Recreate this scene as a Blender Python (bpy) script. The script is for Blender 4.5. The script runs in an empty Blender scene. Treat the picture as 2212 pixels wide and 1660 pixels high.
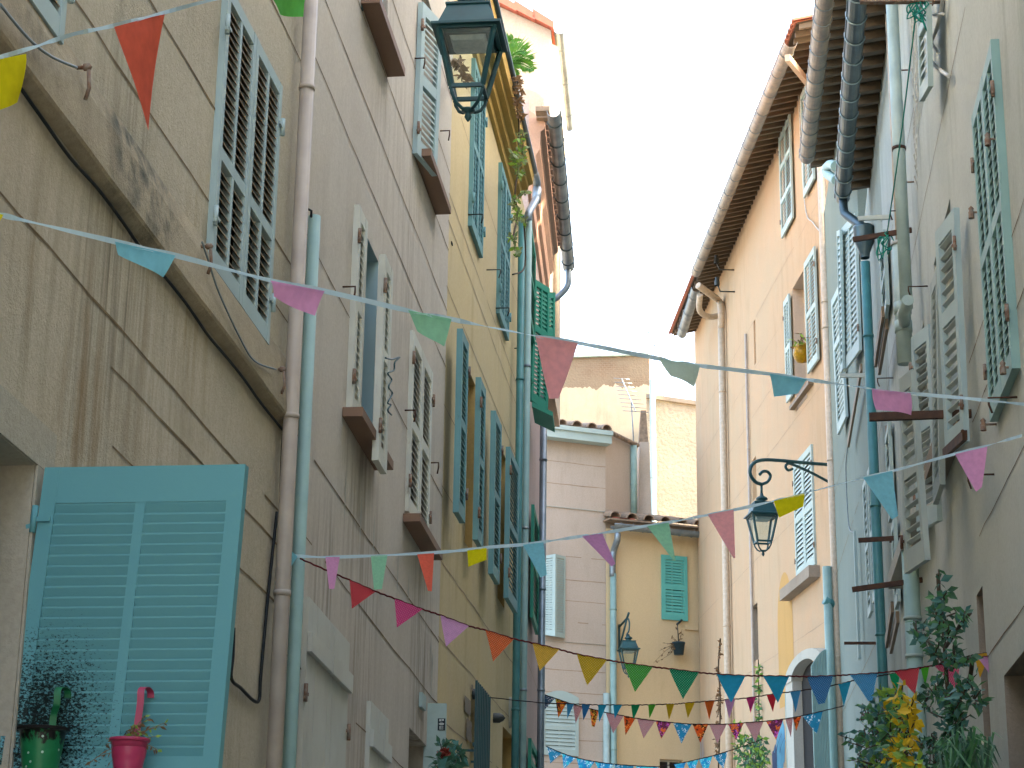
import bpy, math, random
from mathutils import Vector, Matrix, noise
RN = random.Random(11)
C = bpy.context.scene.collection
V = Vector
# ------------------------------------------------------------------ camera geometry
F, CX, CY = 4209.0, 1106.0, 830.0            # focal length and centre, in units of a 2212 x 1660 picture
EYE = V((0, 0, 1.6))
_Z = V((194, 13730, -F)).normalized()        # world up seen from the camera (slight roll)
_f = V((0, 0, -1))
_Y = (_f - _Z * _f.dot(_Z)).normalized()
_X = _Y.cross(_Z)
MC = Matrix((_X, _Y, _Z))                    # camera -> world
def ray(p): return MC @ V((p[0] - CX, CY - p[1], -F))
def T(c, r, x, y):                           # coordinates measured on a 3x enlarged tile of the photograph
    return ((0, 737.6, 1474.2)[c] + x / 3.0, (0, 553.5, 1106.5)[r] + y / 3.0)
def at(p, dist):                             # point on the sight line at a horizontal distance
    r = ray(p); return EYE + r * (dist / math.hypot(r.x, r.y))
class Wall:
    """A facade plane: u metres along the street, v metres up, o metres out into the street."""
    def __init__(s, P, vp, side=1, d=None):
        s.P = V((P.x, P.y, 0))
        if d is None:
            q = ray(vp); h = math.hypot(q.x, q.y)
            s.d = V((q.x / h, q.y / h, 0)); s.s = q.z / h
        else:
            s.d = d.normalized(); s.s = 0.0
        s.n = V((s.d.y, -s.d.x, 0)) * side
    def hit(s, p, o=0.0):
        q = ray(p); P = s.P + s.n * o
        t = (P - EYE).dot(s.n) / q.dot(s.n)
        return EYE + q * t
    def uv(s, p, o=0.0):
        h = s.hit(p, o); u = (h - s.P).dot(s.d)
        return u, h.z - s.s * u
    def pt(s, u, v, o=0.0):
        q = s.P + s.d * u + s.n * o
        return V((q.x, q.y, v + s.s * u))
    def dist(s, p):
        h = s.hit(p); return math.hypot(h.x, h.y)
    def rect(s, a, b, o=0.0):                # picture corners -> (u0,u1,v0,v1)
        a, b = s.uv(a, o), s.uv(b, o)
        return min(a[0], b[0]), max(a[0], b[0]), min(a[1], b[1]), max(a[1], b[1])
# ------------------------------------------------------------------ objects
LOC = {}
def thing(name, label, cat, loc, group=None):
    o = bpy.data.objects.new(name, None); C.objects.link(o)
    o.empty_display_size = 0.1
    o.location = loc; LOC[o.name] = V(loc)
    o['label'] = label; o['category'] = cat
    if group: o['group'] = group
    return o
def tag(o, label, cat, group=None):
    o['label'] = label; o['category'] = cat
    if group: o['group'] = group
    return o
class MB:
    def __init__(s): s.v = []; s.f = []; s.m = []; s.uv = {}; s.sm = []
    def poly(s, pts, mi=0, uv=None, smooth=False):
        i = len(s.v); s.v += [V(p) for p in pts]
        s.f.append(tuple(range(i, i + len(pts)))); s.m.append(mi); s.sm.append(smooth)
        if uv: s.uv[len(s.f) - 1] = uv
    def hexa(s, p, mi=0):                    # p[0:4] one face, p[4:8] the opposite one
        i = len(s.v); s.v += [V(q) for q in p]
        for q in ((0, 1, 2, 3), (4, 7, 6, 5), (0, 4, 5, 1), (1, 5, 6, 2), (2, 6, 7, 3), (3, 7, 4, 0)):
            s.f.append(tuple(i + k for k in q)); s.m.append(mi); s.sm.append(False)
    def fbox(s, fn, a0, a1, b0, b1, c0, c1, mi=0):
        s.hexa([fn(a0, b0, c0), fn(a1, b0, c0), fn(a1, b1, c0), fn(a0, b1, c0),
                fn(a0, b0, c1), fn(a1, b0, c1), fn(a1, b1, c1), fn(a0, b1, c1)], mi)
    def bar(s, p, q, w, h, up=V((0, 0, 1)), mi=0):
        p, q = V(p), V(q); d = (q - p).normalized()
        a = d.cross(up)
        if a.length < 1e-4: a = d.cross(V((1, 0, 0)))
        a.normalize(); b = a.cross(d).normalized()
        a *= w / 2; b *= h / 2
        s.hexa([p - a - b, p + a - b, p + a + b, p - a + b, q - a - b, q + a - b, q + a + b, q - a + b], mi)
    def tube(s, pts, r, n=10, mi=0, caps=True, smooth=True):
        pts = [V(p) for p in pts]; i0 = len(s.v); N = len(pts)
        rs = r if isinstance(r, (list, tuple)) else [r] * N
        t = (pts[1] - pts[0]).normalized()
        a = t.cross(V((0.3, 0.5, 0.81)))
        if a.length < 0.05: a = t.cross(V((1, 0, 0)))
        a.normalize()
        for k in range(N):
            if 0 < k < N - 1: t = ((pts[k + 1] - pts[k]).normalized() + (pts[k] - pts[k - 1]).normalized())
            elif k: t = pts[k] - pts[k - 1]
            t = t.normalized() if t.length > 1e-9 else V((0, 0, 1))
            a = (a - t * a.dot(t)).normalized(); b = t.cross(a)
            for j in range(n):
                w = 2 * math.pi * j / n
                s.v.append(pts[k] + (a * math.cos(w) + b * math.sin(w)) * rs[k])
        for k in range(N - 1):
            for j in range(n):
                j2 = (j + 1) % n
                s.f.append((i0 + k * n + j, i0 + k * n + j2, i0 + (k + 1) * n + j2, i0 + (k + 1) * n + j))
                s.m.append(mi); s.sm.append(smooth)
        if caps:
            s.f.append(tuple(i0 + j for j in range(n))[::-1]); s.m.append(mi); s.sm.append(False)
            s.f.append(tuple(i0 + (N - 1) * n + j for j in range(n))); s.m.append(mi); s.sm.append(False)
    def lathe(s, c, prof, n=16, ax=None, mi=0, rot=0.0, smooth=True):
        # prof: (radius, height); ax = (x, y, z) unit vectors
        c = V(c); X_, Y_, Z_ = ax or (V((1, 0, 0)), V((0, 1, 0)), V((0, 0, 1)))
        i0 = len(s.v)
        for r, h in prof:
            for j in range(n):
                w = 2 * math.pi * j / n + rot
                s.v.append(c + X_ * (r * math.cos(w)) + Y_ * (r * math.sin(w)) + Z_ * h)
        for k in range(len(prof) - 1):
            for j in range(n):
                j2 = (j + 1) % n
                s.f.append((i0 + k * n + j, i0 + k * n + j2, i0 + (k + 1) * n + j2, i0 + (k + 1) * n + j))
                s.m.append(mi); s.sm.append(smooth)
    def build(s, name, mats, parent=None, root=None):
        base = V((0, 0, 0))
        if parent is not None:
            q = parent
            while q.parent: q = q.parent
            base = LOC[q.name]
        elif s.v:
            lo = V((min(p.x for p in s.v), min(p.y for p in s.v), min(p.z for p in s.v)))
            hi = V((max(p.x for p in s.v), max(p.y for p in s.v), 0))
            base = V(((lo.x + hi.x) / 2, (lo.y + hi.y) / 2, lo.z))
        me = bpy.data.meshes.new(name)
        me.from_pydata([tuple(p - base) for p in s.v], [], s.f)
        for m in (mats if isinstance(mats, (list, tuple)) else [mats]): me.materials.append(m)
        me.polygons.foreach_set('material_index', s.m)
        me.polygons.foreach_set('use_smooth', s.sm)
        if s.uv:
            L = me.uv_layers.new(name='UVMap')
            for fi, uvs in s.uv.items():
                for li, q in zip(me.polygons[fi].loop_indices, uvs): L.data[li].uv = q
        me.update()
        o = bpy.data.objects.new(name, me); C.objects.link(o)
        if parent is not None: o.parent = parent
        else: o.location = base; LOC[o.name] = base
        return o
# ------------------------------------------------------------------ materials
def lin(h):
    h = h.lstrip('#'); c = [int(h[i:i + 2], 16) / 255 for i in (0, 2, 4)]
    return tuple((x / 12.92 if x <= 0.04045 else ((x + 0.055) / 1.055) ** 2.4) for x in c) + (1,)
def col(c): return lin(c) if isinstance(c, str) else tuple(c) + (1,)
class NT:
    def __init__(s, name):
        s.m = bpy.data.materials.new(name); s.m.use_nodes = True
        s.t = s.m.node_tree; s.b = s.t.nodes['Principled BSDF']; s.o = s.t.nodes['Material Output']
        s._p = None
    def n(s, ty, **kw):
        x = s.t.nodes.new(ty)
        for k, v in kw.items():
            if k in x.inputs: x.inputs[k].default_value = v
            else: setattr(x, k, v)
        return x
    def l(s, a, b): s.t.links.new(a, b)
    def pos(s, scale=(1, 1, 1)):
        if s._p is None: s._p = s.n('ShaderNodeNewGeometry').outputs['Position']
        if scale == (1, 1, 1): return s._p
        m = s.n('ShaderNodeMapping'); m.inputs['Scale'].default_value = scale; s.l(s._p, m.inputs[0]); return m.outputs[0]
    def noise(s, scale, vec=None, detail=4, rough=0.55, dist=0):
        x = s.n('ShaderNodeTexNoise'); x.inputs['Scale'].default_value = scale
        x.inputs['Detail'].default_value = detail; x.inputs['Roughness'].default_value = rough; x.inputs['Distortion'].default_value = dist
        s.l(vec if vec is not None else s.pos(), x.inputs['Vector']); return x.outputs['Fac']
    def ramp(s, fac, a, b):
        x = s.n('ShaderNodeMapRange'); x.inputs[1].default_value = a; x.inputs[2].default_value = b
        s.l(fac, x.inputs[0]); return x.outputs[0]
    def mix(s, fac, a, b, mode='MIX'):
        x = s.n('ShaderNodeMix', data_type='RGBA', blend_type=mode)
        for sock, val in ((x.inputs[0], fac), (x.inputs[6], a), (x.inputs[7], b)):
            if hasattr(val, 'links') or hasattr(val, 'is_linked'): s.l(val, sock)
            elif isinstance(val, (int, float)): sock.default_value = val
            else: sock.default_value = col(val)
        return x.outputs[2]
    def math(s, op, a, b=0.0):
        x = s.n('ShaderNodeMath', operation=op)
        for k, val in enumerate((a, b)):
            if hasattr(val, 'is_linked'): s.l(val, x.inputs[k])
            else: x.inputs[k].default_value = val
        return x.outputs[0]
    def bump(s, h, strength=0.3, dist=0.01):
        x = s.n('ShaderNodeBump'); x.inputs['Strength'].default_value = strength; x.inputs['Distance'].default_value = dist
        s.l(h, x.inputs['Height']); s.l(x.outputs[0], s.b.inputs['Normal'])
    def out(s, c, rough=0.8, metal=0.0, spec=0.3):
        if hasattr(c, 'is_linked'): s.l(c, s.b.inputs['Base Color'])
        else: s.b.inputs['Base Color'].default_value = col(c)
        if hasattr(rough, 'is_linked'): s.l(rough, s.b.inputs['Roughness'])
        else: s.b.inputs['Roughness'].default_value = rough
        s.b.inputs['Metallic'].default_value = metal
        s.b.inputs['Specular IOR Level'].default_value = spec
        return s.m
def plaster(name, c1, c2, grime, streak=0.5, patch=0.5, grain=1.0, light=None, rough_lumps=0.0, stains=()):
    """weathered lime render: cloudy tone, rain streaks, fine grain"""
    t = NT(name)
    big = t.ramp(t.noise(0.55, detail=5, rough=0.6), 0.36, 0.66)
    c = t.mix(t.math('MULTIPLY', big, patch), c1, c2)
    if light:
        lf = t.ramp(t.noise(1.5, t.pos((1, 1, 0.45)), detail=6, rough=0.65), 0.55, 0.8)
        c = t.mix(t.math('MULTIPLY', lf, 0.7), c, light)
    st = t.ramp(t.noise(3.2, t.pos((1, 1, 0.22)), detail=6, rough=0.65), 0.50, 0.78)
    zone = t.ramp(t.noise(0.45, t.pos((1, 1, 0.8)), detail=3), 0.38, 0.62)
    c = t.mix(t.math('MULTIPLY', t.math('MULTIPLY', st, zone), streak), c, grime)
    st2 = t.ramp(t.noise(11, t.pos((1, 1, 0.05)), detail=4), 0.55, 0.8)
    c = t.mix(t.math('MULTIPLY', st2, streak * 0.10), c, grime)
    for (P, rad, zs, sc_, col_, amt) in stains:      # local stains: drip marks, damp patches
        d = t.n('ShaderNodeVectorMath', operation='DISTANCE'); t.l(t.pos((1, 1, zs)), d.inputs[0]); d.inputs[1].default_value = (P.x, P.y, P.z * zs)
        near = t.n('ShaderNodeMapRange'); near.inputs[1].default_value = rad * .2; near.inputs[2].default_value = rad; near.inputs[3].default_value = 1; near.inputs[4].default_value = 0
        t.l(d.outputs['Value'], near.inputs[0])
        k = t.ramp(t.noise(sc_[0], t.pos((1, 1, sc_[1])), detail=5, rough=.65), 0.44, 0.66)
        c = t.mix(t.math('MULTIPLY', t.math('MULTIPLY', k, near.outputs[0]), amt), c, col_)
    sp = t.ramp(t.noise(34, detail=5, rough=0.7), 0.38, 0.68)
    c = t.mix(t.math('MULTIPLY', sp, 0.2), c, grime)
    g1 = t.noise(70, detail=4, rough=0.7); g2 = t.noise(9, detail=4)
    h = t.math('ADD', t.math('MULTIPLY', g1, 0.5), t.math('MULTIPLY', g2, 0.5 + rough_lumps))
    t.bump(h, 0.55 * grain, 0.012 + 0.05 * rough_lumps)
    return t.out(c, 0.92, spec=0.15)
def paint(name, c, worn='#6b5b48', wear=0.25, rough=0.55, var=0.12):
    t = NT(name)
    n1 = t.ramp(t.noise(2.2, detail=5), 0.3, 0.7)
    c1 = t.mix(t.math('MULTIPLY', n1, var * 2), c, worn)
    g = t.ramp(t.noise(26, t.pos((1, 1, 0.25)), detail=6, rough=0.7), 0.60, 0.70)
    c1 = t.mix(t.math('MULTIPLY', g, wear), c1, worn)
    t.bump(t.noise(40, t.pos((1, 1, 0.15)), detail=3), 0.15, 0.004)
    return t.out(c1, rough, spec=0.3)
def metal(name, c, c2, rough=0.45, m=0.6, sc=3.0):
    t = NT(name)
    n1 = t.ramp(t.noise(sc, detail=6, rough=0.65), 0.35, 0.68)
    t.bump(t.noise(12, detail=3), 0.08, 0.01)
    return t.out(t.mix(n1, c, c2), rough, m, 0.5)
def plain(name, c, rough=0.6, m=0.0, var=0.15, c2=None, sc=14, spec=0.3):
    t = NT(name)
    n1 = t.ramp(t.noise(sc, detail=4), 0.3, 0.75)
    cc = col(c); d = col(c2) if c2 else tuple(x * (1 - 2 * var) for x in cc[:3]) + (1,)
    return t.out(t.mix(n1, cc[:3], d[:3]), rough, m, spec)
def cloth(name, c, dots=None, two=None, kind=None):
    t = NT(name)
    uv = t.n('ShaderNodeTexCoord').outputs['UV']
    cc = t.mix(t.math('MULTIPLY', t.ramp(t.noise(7, uv, detail=3), 0.35, 0.7), 0.28), c, two or tuple(x * 0.55 for x in col(c)[:3]))
    if kind == 'dots':
        v = t.n('ShaderNodeTexVoronoi'); v.inputs['Scale'].default_value = 17; v.inputs['Randomness'].default_value = 0.0
        mp = t.n('ShaderNodeMapping'); mp.inputs['Rotation'].default_value = (0, 0, 0.7); t.l(uv, mp.inputs[0]); t.l(mp.outputs[0], v.inputs['Vector'])
        cc = t.mix(t.math('MULTIPLY', t.math('LESS_THAN', v.outputs['Distance'], 0.22), 0.55), cc, dots)
    elif kind == 'print':
        v = t.n('ShaderNodeTexVoronoi'); v.inputs['Scale'].default_value = 13
        t.l(uv, v.inputs['Vector'])
        z = t.ramp(t.noise(2.6, uv, detail=1), 0.46, 0.56)
        k = t.math('MULTIPLY', t.math('LESS_THAN', v.outputs['Distance'], 0.42), z)
        cc = t.mix(k, cc, dots)
        if two:
            z2 = t.ramp(t.noise(2.2, uv, detail=1, dist=1.0), 0.5, 0.54)
            k2 = t.math('MULTIPLY', t.math('GREATER_THAN', v.outputs['Distance'], 0.38), z2)
            cc = t.mix(k2, cc, two)
    elif kind == 'maze':
        b = t.n('ShaderNodeTexBrick'); b.inputs['Scale'].default_value = 8; b.inputs['Mortar Size'].default_value = 0.06
        b.inputs['Color1'].default_value = col(c); b.inputs['Color2'].default_value = tuple(x * 0.6 for x in col(c)[:3]) + (1,); b.inputs['Mortar'].default_value = col(dots)
        t.l(uv, b.inputs['Vector']); cc = b.outputs['Color']
    t.out(cc, 0.9, spec=0.1)
    tr = t.n('ShaderNodeBsdfTranslucent'); ms = t.n('ShaderNodeMixShader'); ms.inputs[0].default_value = 0.58
    t.l(cc, tr.inputs['Color']); t.l(t.b.outputs[0], ms.inputs[1]); t.l(tr.outputs[0], ms.inputs[2]); t.l(ms.outputs[0], t.o.inputs['Surface'])
    return t.m
def leafm(name, c, c2):
    t = NT(name)
    n1 = t.ramp(t.noise(5, detail=2), 0.35, 0.65)
    cc = t.mix(n1, c, c2); t.out(cc, 0.5, spec=0.35)
    tr = t.n('ShaderNodeBsdfTranslucent'); ms = t.n('ShaderNodeMixShader'); ms.inputs[0].default_value = 0.3
    t.l(cc, tr.inputs['Color']); t.l(t.b.outputs[0], ms.inputs[1]); t.l(tr.outputs[0], ms.inputs[2]); t.l(ms.outputs[0], t.o.inputs['Surface'])
    return t.m
# facade planes
L1 = Wall(at((95, 1010), 7.2), (1760, 2420))
L2 = Wall(L1.hit((625, 900)), (1640, 2400))
L3 = Wall(L2.hit((955, 1000)), (1555, 2075))
L4 = Wall(L3.hit((1133, 1000)), (1369, 2085))
R1 = Wall(at((2130, 700), 12.1), (1640, 2120), -1)
R2a = Wall(R1.hit((1925, 900)), (1690, 2120), -1)
R2b = Wall(R2a.hit((1872, 900)), (1540, 2120), -1)
R3 = Wall(R2b.hit((1787, 900)), (985, 1880), -1)
CC = Wall(at((1308, 1300), 50.5), (11000, 2100))
C1s = Wall(CC.hit((1308, 1300)), (4700, 2120))
B3 = Wall(at((1300, 900), 66), (-40000, 2100), -1)
B4 = Wall(at((1450, 1000), 62), (-40000, 2100), -1)
L5 = Wall(at((1190, 150), 31), None, d=V((1, 0, 0)))
L5s = Wall(L5.hit((1190, 150)), (1420, 2120))
# ------------------------------------------------------------------ palette
def PL1(p): return L1.hit(p)
def PL2(p): return L2.hit(p)
M = {}
M['wall_L1'] = plaster('beige_render', '#c6bda8', '#b7ad97', '#75674a', 0.55, 0.85, 1.8, stains=[(PL1((262, 540)), .55, .42, (30, .03), '#575140', .65), (PL1((215, 620)), .5, .4, (26, .03), '#575140', .5), (PL1((430, 640)), .5, .6, (14, .10), '#927848', .5), (PL1((180, 900)), .45, .6, (12, .12), '#86693a', .6), (PL1((345, 760)), .6, .5, (9, .08), '#7a6238', .5), (PL1((60, 640)), .5, .5, (9, .08), '#75643f', .5)])
M['wall_L2'] = plaster('mauve_render', '#cec6b8', '#c0b7a9', '#8a7c68', 0.45, 0.8, 0.9, light='#d4cbbf', stains=[(PL2(T(1, 2, 530, 720)), .8, .4, (16, .06), '#6d604c', .6), (PL2(T(1, 2, 130, 900)), .8, .35, (16, .06), '#6d5e4a', .6), (PL2(T(1, 2, 500, 1340)), .6, .5, (10, .1), '#6d604e', .6), (PL2(T(1, 1, 100, 1350)), .7, .4, (14, .06), '#7d6e5a', .5), (PL2((700, 1290)), .5, .6, (14, .08), '#5f5444', .7), (PL2((880, 480)), .7, .4, (14, .06), '#857661', .5), (PL2((840, 160)), .7, .4, (14, .06), '#857661', .45)])
M['wall_L3'] = plaster('ochre_render', '#d2bf92', '#cebf9c', '#9c8048', 0.6, 0.7, 0.7, light='#c9b798')
M['wall_L4'] = plaster('rose_render', '#c2aaa1', '#b39f96', '#7d6656', 0.3, 0.6, 0.5)
M['wall_L5'] = plaster('grey_beige_render', '#c6b8a6', '#b5a48f', '#7a6a56', 0.4, 0.7, 0.6)
M['wall_R1'] = plaster('grey_render', '#bfc4bb', '#b1b6ab', '#747668', 0.55, 0.7, 0.9)
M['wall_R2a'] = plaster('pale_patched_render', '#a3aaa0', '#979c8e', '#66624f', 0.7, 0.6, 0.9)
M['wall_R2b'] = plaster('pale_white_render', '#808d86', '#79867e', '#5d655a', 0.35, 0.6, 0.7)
M['wall_R3'] = plaster('apricot_render', '#bc9f80', '#b49f82', '#8f7856', 0.45, 0.8, 0.7, light='#b8a68d')
M['wall_C1'] = plaster('pale_pink_render', '#beb0a1', '#b3a594', '#85745f', 0.25, 0.5, 0.4)
M['wall_C2'] = plaster('yellow_render', '#d6c096', '#cdb795', '#a58f66', 0.3, 0.5, 0.4)
M['wall_B3'] = plaster('cream_weathered_render', '#b5a892', '#a3967f', '#7d705c', 0.45, 0.7, 0.8)
M['wall_B4'] = plaster('rough_stone_render', '#c2b6a2', '#b0a48f', '#7d7060', 0.2, 0.7, 1.6, rough_lumps=1.5)
M['cornice_ochre'] = plaster('ochre_cornice', '#b99a58', '#a98b50', '#6d5426', 0.6, 0.7, 0.5)
M['cornice_salmon'] = plaster('salmon_cornice', '#c9a088', '#c09a84', '#8c6a54', 0.3, 0.5, 0.4)
M['patch_ochre'] = plaster('ochre_patch', '#bb955c', '#b3925f', '#94743f', 0.3, 0.5, 0.5)
M['patch_pale'] = plaster('pale_patch', '#cdb9a4', '#c6b29b', '#a08c72', 0.3, 0.5, 0.5)
M['surround'] = plaster('pale_surround', '#b8b3a3', '#a8a08e', '#5c5646', 0.7, 0.7, 1.4)
M['stone'] = plaster('weathered_stone', '#9c9182', '#857a6b', '#4d453b', 0.6, 0.7, 1.3)
M['mould'] = plaster('mould_band_render', '#b5a88e', '#9c8f76', '#4d4738', 0.8, 0.8, 1.8, stains=[(PL1((270, 300)), .45, .7, (7, .8), '#3d4540', .9), (PL1((330, 380)), .42, .7, (7, .8), '#3d4540', .85), (PL1((60, 110)), .4, .8, (7, .8), '#4a4a40', .5)])
M['white_render'] = plaster('white_render', '#b5b5aa', '#a8a79a', '#7d7a6a', 0.3, 0.5, 0.6)
M['reveal_blue'] = paint('pale_blue_reveal', '#9fbcc2', '#7a8a88', 0.2, 0.8)
M['reveal_yellow'] = plaster('yellow_reveal', '#c4a467', '#b8995f', '#836738', 0.3, 0.5, 0.4)
M['groove'] = plain('incised_joint', '#5b4a33', 0.95, c2='#8a7556', sc=5)
M['groove_soft'] = plain('faint_joint', '#8d7a64', 0.95, c2='#ab9780', sc=4)
def brickm():
    t = NT('worn_brick')
    b = t.n('ShaderNodeTexBrick'); b.inputs['Scale'].default_value = 3.2; b.inputs['Mortar Size'].default_value = 0.03
    b.inputs['Color1'].default_value = lin('#75604f'); b.inputs['Color2'].default_value = lin('#6a5a4b'); b.inputs['Mortar'].default_value = lin('#7d7263')
    mp = t.n('ShaderNodeMapping'); mp.inputs['Rotation'].default_value = (math.pi / 2, 0, 0)
    t.l(t.pos(), mp.inputs[0]); t.l(mp.outputs[0], b.inputs['Vector'])
    a = t.mix(t.ramp(t.noise(0.9, detail=6, rough=.65), 0.28, 0.56), b.outputs['Color'], '#7b6f5f')
    k = t.ramp(t.noise(1.1, t.pos((1, 1, 1.6)), detail=2), 0.66, 0.70)
    a = t.mix(k, a, '#a8663f')
    t.bump(t.noise(14, detail=5), 0.6, 0.04)
    return t.out(a, 0.95, spec=0.1)
M['brick'] = brickm()
M['sh_grey'] = paint('blue_grey_paint', '#a8bcbb', '#6e7876', 0.25)
M['sh_white'] = paint('old_white_paint', '#bfc2b4', '#7c6a52', 0.35)
M['sh_blue'] = paint('faded_blue_paint', '#6b9a9c', '#4a5c5e', 0.35)
M['sh_green'] = paint('green_paint', '#2f8a70', '#1d4a40', 0.15)
M['sh_turq'] = paint('turquoise_paint', '#62b3a8', '#3a807c', 0.08)
M['sh_pale'] = paint('pale_blue_paint', '#a9bcb6', '#7d8480', 0.25)
M['sh_worn'] = paint('worn_cream_paint', '#d2d4c7', '#75583a', 0.4)
M['sh_r1'] = paint('weathered_grey_paint', '#a3afa8', '#6d6250', 0.4)
M['sh_r1s'] = paint('weathered_grey_slats', '#b3bdb6', '#75695a', 0.35)
M['sh_bare'] = paint('bare_wood_slats', '#8d7a60', '#5d4a35', 0.4)
M['sh_teal'] = paint('teal_grey_paint', '#8db0aa', '#4a5654', 0.4)
M['plank'] = paint('grey_white_plank_paint', '#c6c8bd', '#86796a', 0.3)
def mildew():
    t = NT('sky_blue_paint_with_mildew')
    n1 = t.ramp(t.noise(2.0, detail=4), 0.3, 0.7)
    c = t.mix(t.math('MULTIPLY', n1, 0.15), '#639fa5', '#558d93')
    # mildew specks: a stain with its own shape low on the hinge side
    P = at(T(0, 2, 330, 1420), 7.2)
    d = t.n('ShaderNodeVectorMath', operation='DISTANCE'); t.l(t.pos((1, 1, 0.75)), d.inputs[0]); d.inputs[1].default_value = (P.x, P.y, P.z * 0.75)
    near = t.n('ShaderNodeMapRange'); near.inputs[1].default_value = 0.0; near.inputs[2].default_value = 0.52; near.inputs[3].default_value = 0.52; near.inputs[4].default_value = 0.0
    t.l(d.outputs['Value'], near.inputs[0])
    sp = t.noise(85, t.pos((1, 1, 1.5)), detail=6, rough=0.75)
    k = t.ramp(t.math('ADD', sp, near.outputs[0]), 0.80, 0.88)
    c = t.mix(k, c, '#10201f')
    t.bump(t.noise(60, t.pos((1, 1, 1)), detail=3), 0.12, 0.003)
    return t.out(c, 0.55, spec=0.3)
M['sh_mildew'] = mildew()
M['iron'] = metal('dark_green_iron', '#1a4d50', '#143c40', 0.45, 0.05)
M['iron_black'] = metal('black_iron', '#23302f', '#3a3a34', 0.5, 0.2)
M['rust'] = metal('rusty_iron', '#5a3d2c', '#3c2d25', 0.85, 0.1, 9)
M['rust_light'] = metal('rust_and_paint', '#744c33', '#8b8376', 0.85, 0.0, 30)
M['zinc'] = metal('dull_zinc', '#8f9aa0', '#6c777c', 0.4, 0.55)
M['zinc_old'] = metal('stained_zinc', '#a59a8b', '#7a7a7a', 0.5, 0.35, 4)
M['zinc_dark'] = metal('dark_zinc', '#55676b', '#3e5054', 0.35, 0.5)
M['zinc_edge'] = metal('zinc_bead', '#9fb4b8', '#7d8f92', 0.4, 0.4)
M['pvc_cream'] = plain('cream_pipe_paint', '#c3b39c', 0.45, c2='#ab9a83')
M['pvc_beige'] = plain('beige_pipe_paint', '#b3a797', 0.4, c2='#9c9084', sc=5)
M['pvc_teal'] = plain('grey_teal_pipe_paint', '#93b0a8', 0.45, c2='#809c96', sc=5)
M['pvc_blue'] = plain('deep_teal_pipe_paint', '#4d8785', 0.4, c2='#406f6f', sc=5)
M['pvc_pale'] = plain('pale_teal_pipe_paint', '#a9bdb6', 0.45, c2='#93a59f', sc=5)
M['black_cable'] = plain('black_cable', '#15191a', 0.5)
M['grey_wire'] = plain('grey_wire', '#7d8a8c', 0.4)
M['white_wire'] = plain('white_cable', '#c9c9c0', 0.5)
M['green_cord'] = plain('teal_green_cord', '#1b8a78', 0.7)
M['wood_sill'] = paint('brown_sill_paint', '#856853', '#5a463a', 0.35)
M['wood_old'] = paint('weathered_board', '#7d6a50', '#4e4030', 0.5)
M['wood_dark'] = paint('tarred_rafter_wood', '#665948', '#453c31', 0.4)
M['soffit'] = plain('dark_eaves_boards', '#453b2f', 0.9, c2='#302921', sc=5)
M['tile'] = plain('terracotta_tile', '#b8735a', 0.85, c2='#9a6a52', sc=6)
M['tile_old'] = plain('lichened_tile', '#a08a74', 0.9, c2='#75685a', sc=9)
M['tile_red'] = plain('new_red_tile', '#c9765f', 0.8, c2='#b0685a', sc=9)
M['shade_in'] = plain('painted_opening_shade', '#1a1a18', 0.9)  # near-black colour standing in for the shade inside openings
def glassm():
    t = NT('room_dark_glass'); t.out('#0d1416', 0.08, 0, 0.5); return t.m  # opaque; the darkness of the room behind is put into its colour
M['pane'] = glassm()
def lampglass():
    t = NT('lantern_glass')
    a = t.n('ShaderNodeBsdfTransparent'); a.inputs['Color'].default_value = (0.86, 0.92, 0.92, 1)
    b = t.n('ShaderNodeBsdfGlossy'); b.inputs['Roughness'].default_value = 0.1
    ms = t.n('ShaderNodeMixShader'); ms.inputs[0].default_value = 0.07
    t.l(a.outputs[0], ms.inputs[1]); t.l(b.outputs[0], ms.inputs[2]); t.l(ms.outputs[0], t.o.inputs['Surface'])
    return t.m
M['glass'] = lampglass()
M['lamp_white'] = plain('lamp_diffuser', '#aebab8', 0.4, c2='#8a9a98', sc=20)
M['ribbon'] = cloth('pale_ribbon', '#c6dde2', two='#b0cdd4')
M['cord_red'] = plain('dark_red_cord', '#5d1d1f', 0.9)
M['cord_dark'] = plain('dark_cord', '#2a1b1b', 0.9)
for k, c in dict(yellow='#e6da1c', coral='#f4735c', green='#6fce62', lgreen='#9ddab2', pink='#eaa6d0', blue='#8ad0de', rose='#fbb0b2', sage='#d2e6d6', magenta='#d698c6', mauve='#d79ac6').items():
    M['f_' + k] = cloth('plain_%s_fabric' % k, c)
for k, c in dict(red='#d93545', hotpink='#e0458c', lilac='#e6a8da', orange='#ee7030', gold='#ecb840', mustard='#dfb628', green='#55b53a', emerald='#1f9a64', cyan='#35aed6', azure='#4fa5db', navy='#3d80ba', pinkred='#e25a80').items():
    M['d_' + k] = cloth('dotted_%s_cotton' % k, c, '#f0d9d0' if k in ('red', 'hotpink', 'lilac', 'orange', 'pinkred') else ('#f3e7a8' if k in ('gold', 'mustard') else '#bfe3e6'), kind='dots')
    M['s_' + k] = cloth('small_%s_cotton' % k, c)
M['p_slate'] = cloth('slate_print', '#3d5a70', '#c9c4c4', kind='print')
M['p_black'] = cloth('black_yellow_print', '#2a221a', '#e2cf3a', '#d9682c', 'print')
M['p_maze'] = cloth('red_maze_print', '#a82434', '#b39a94', kind='maze')
M['p_fire'] = cloth('orange_ember_print', '#c8481a', '#f09040', '#3a2418', 'print')
M['p_purple'] = cloth('purple_print', '#4d2048', '#c85aac', '#d9682f', 'print')
M['p_teal'] = cloth('teal_print', '#2c7a98', '#d0d8da', kind='print')
M['p_sea'] = cloth('blue_leaf_print', '#2a7fb3', '#c9eaea', '#3ab4c5', 'print')
M['leaf_a'] = leafm('dark_leaf', '#4a7355', '#335741')
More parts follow.
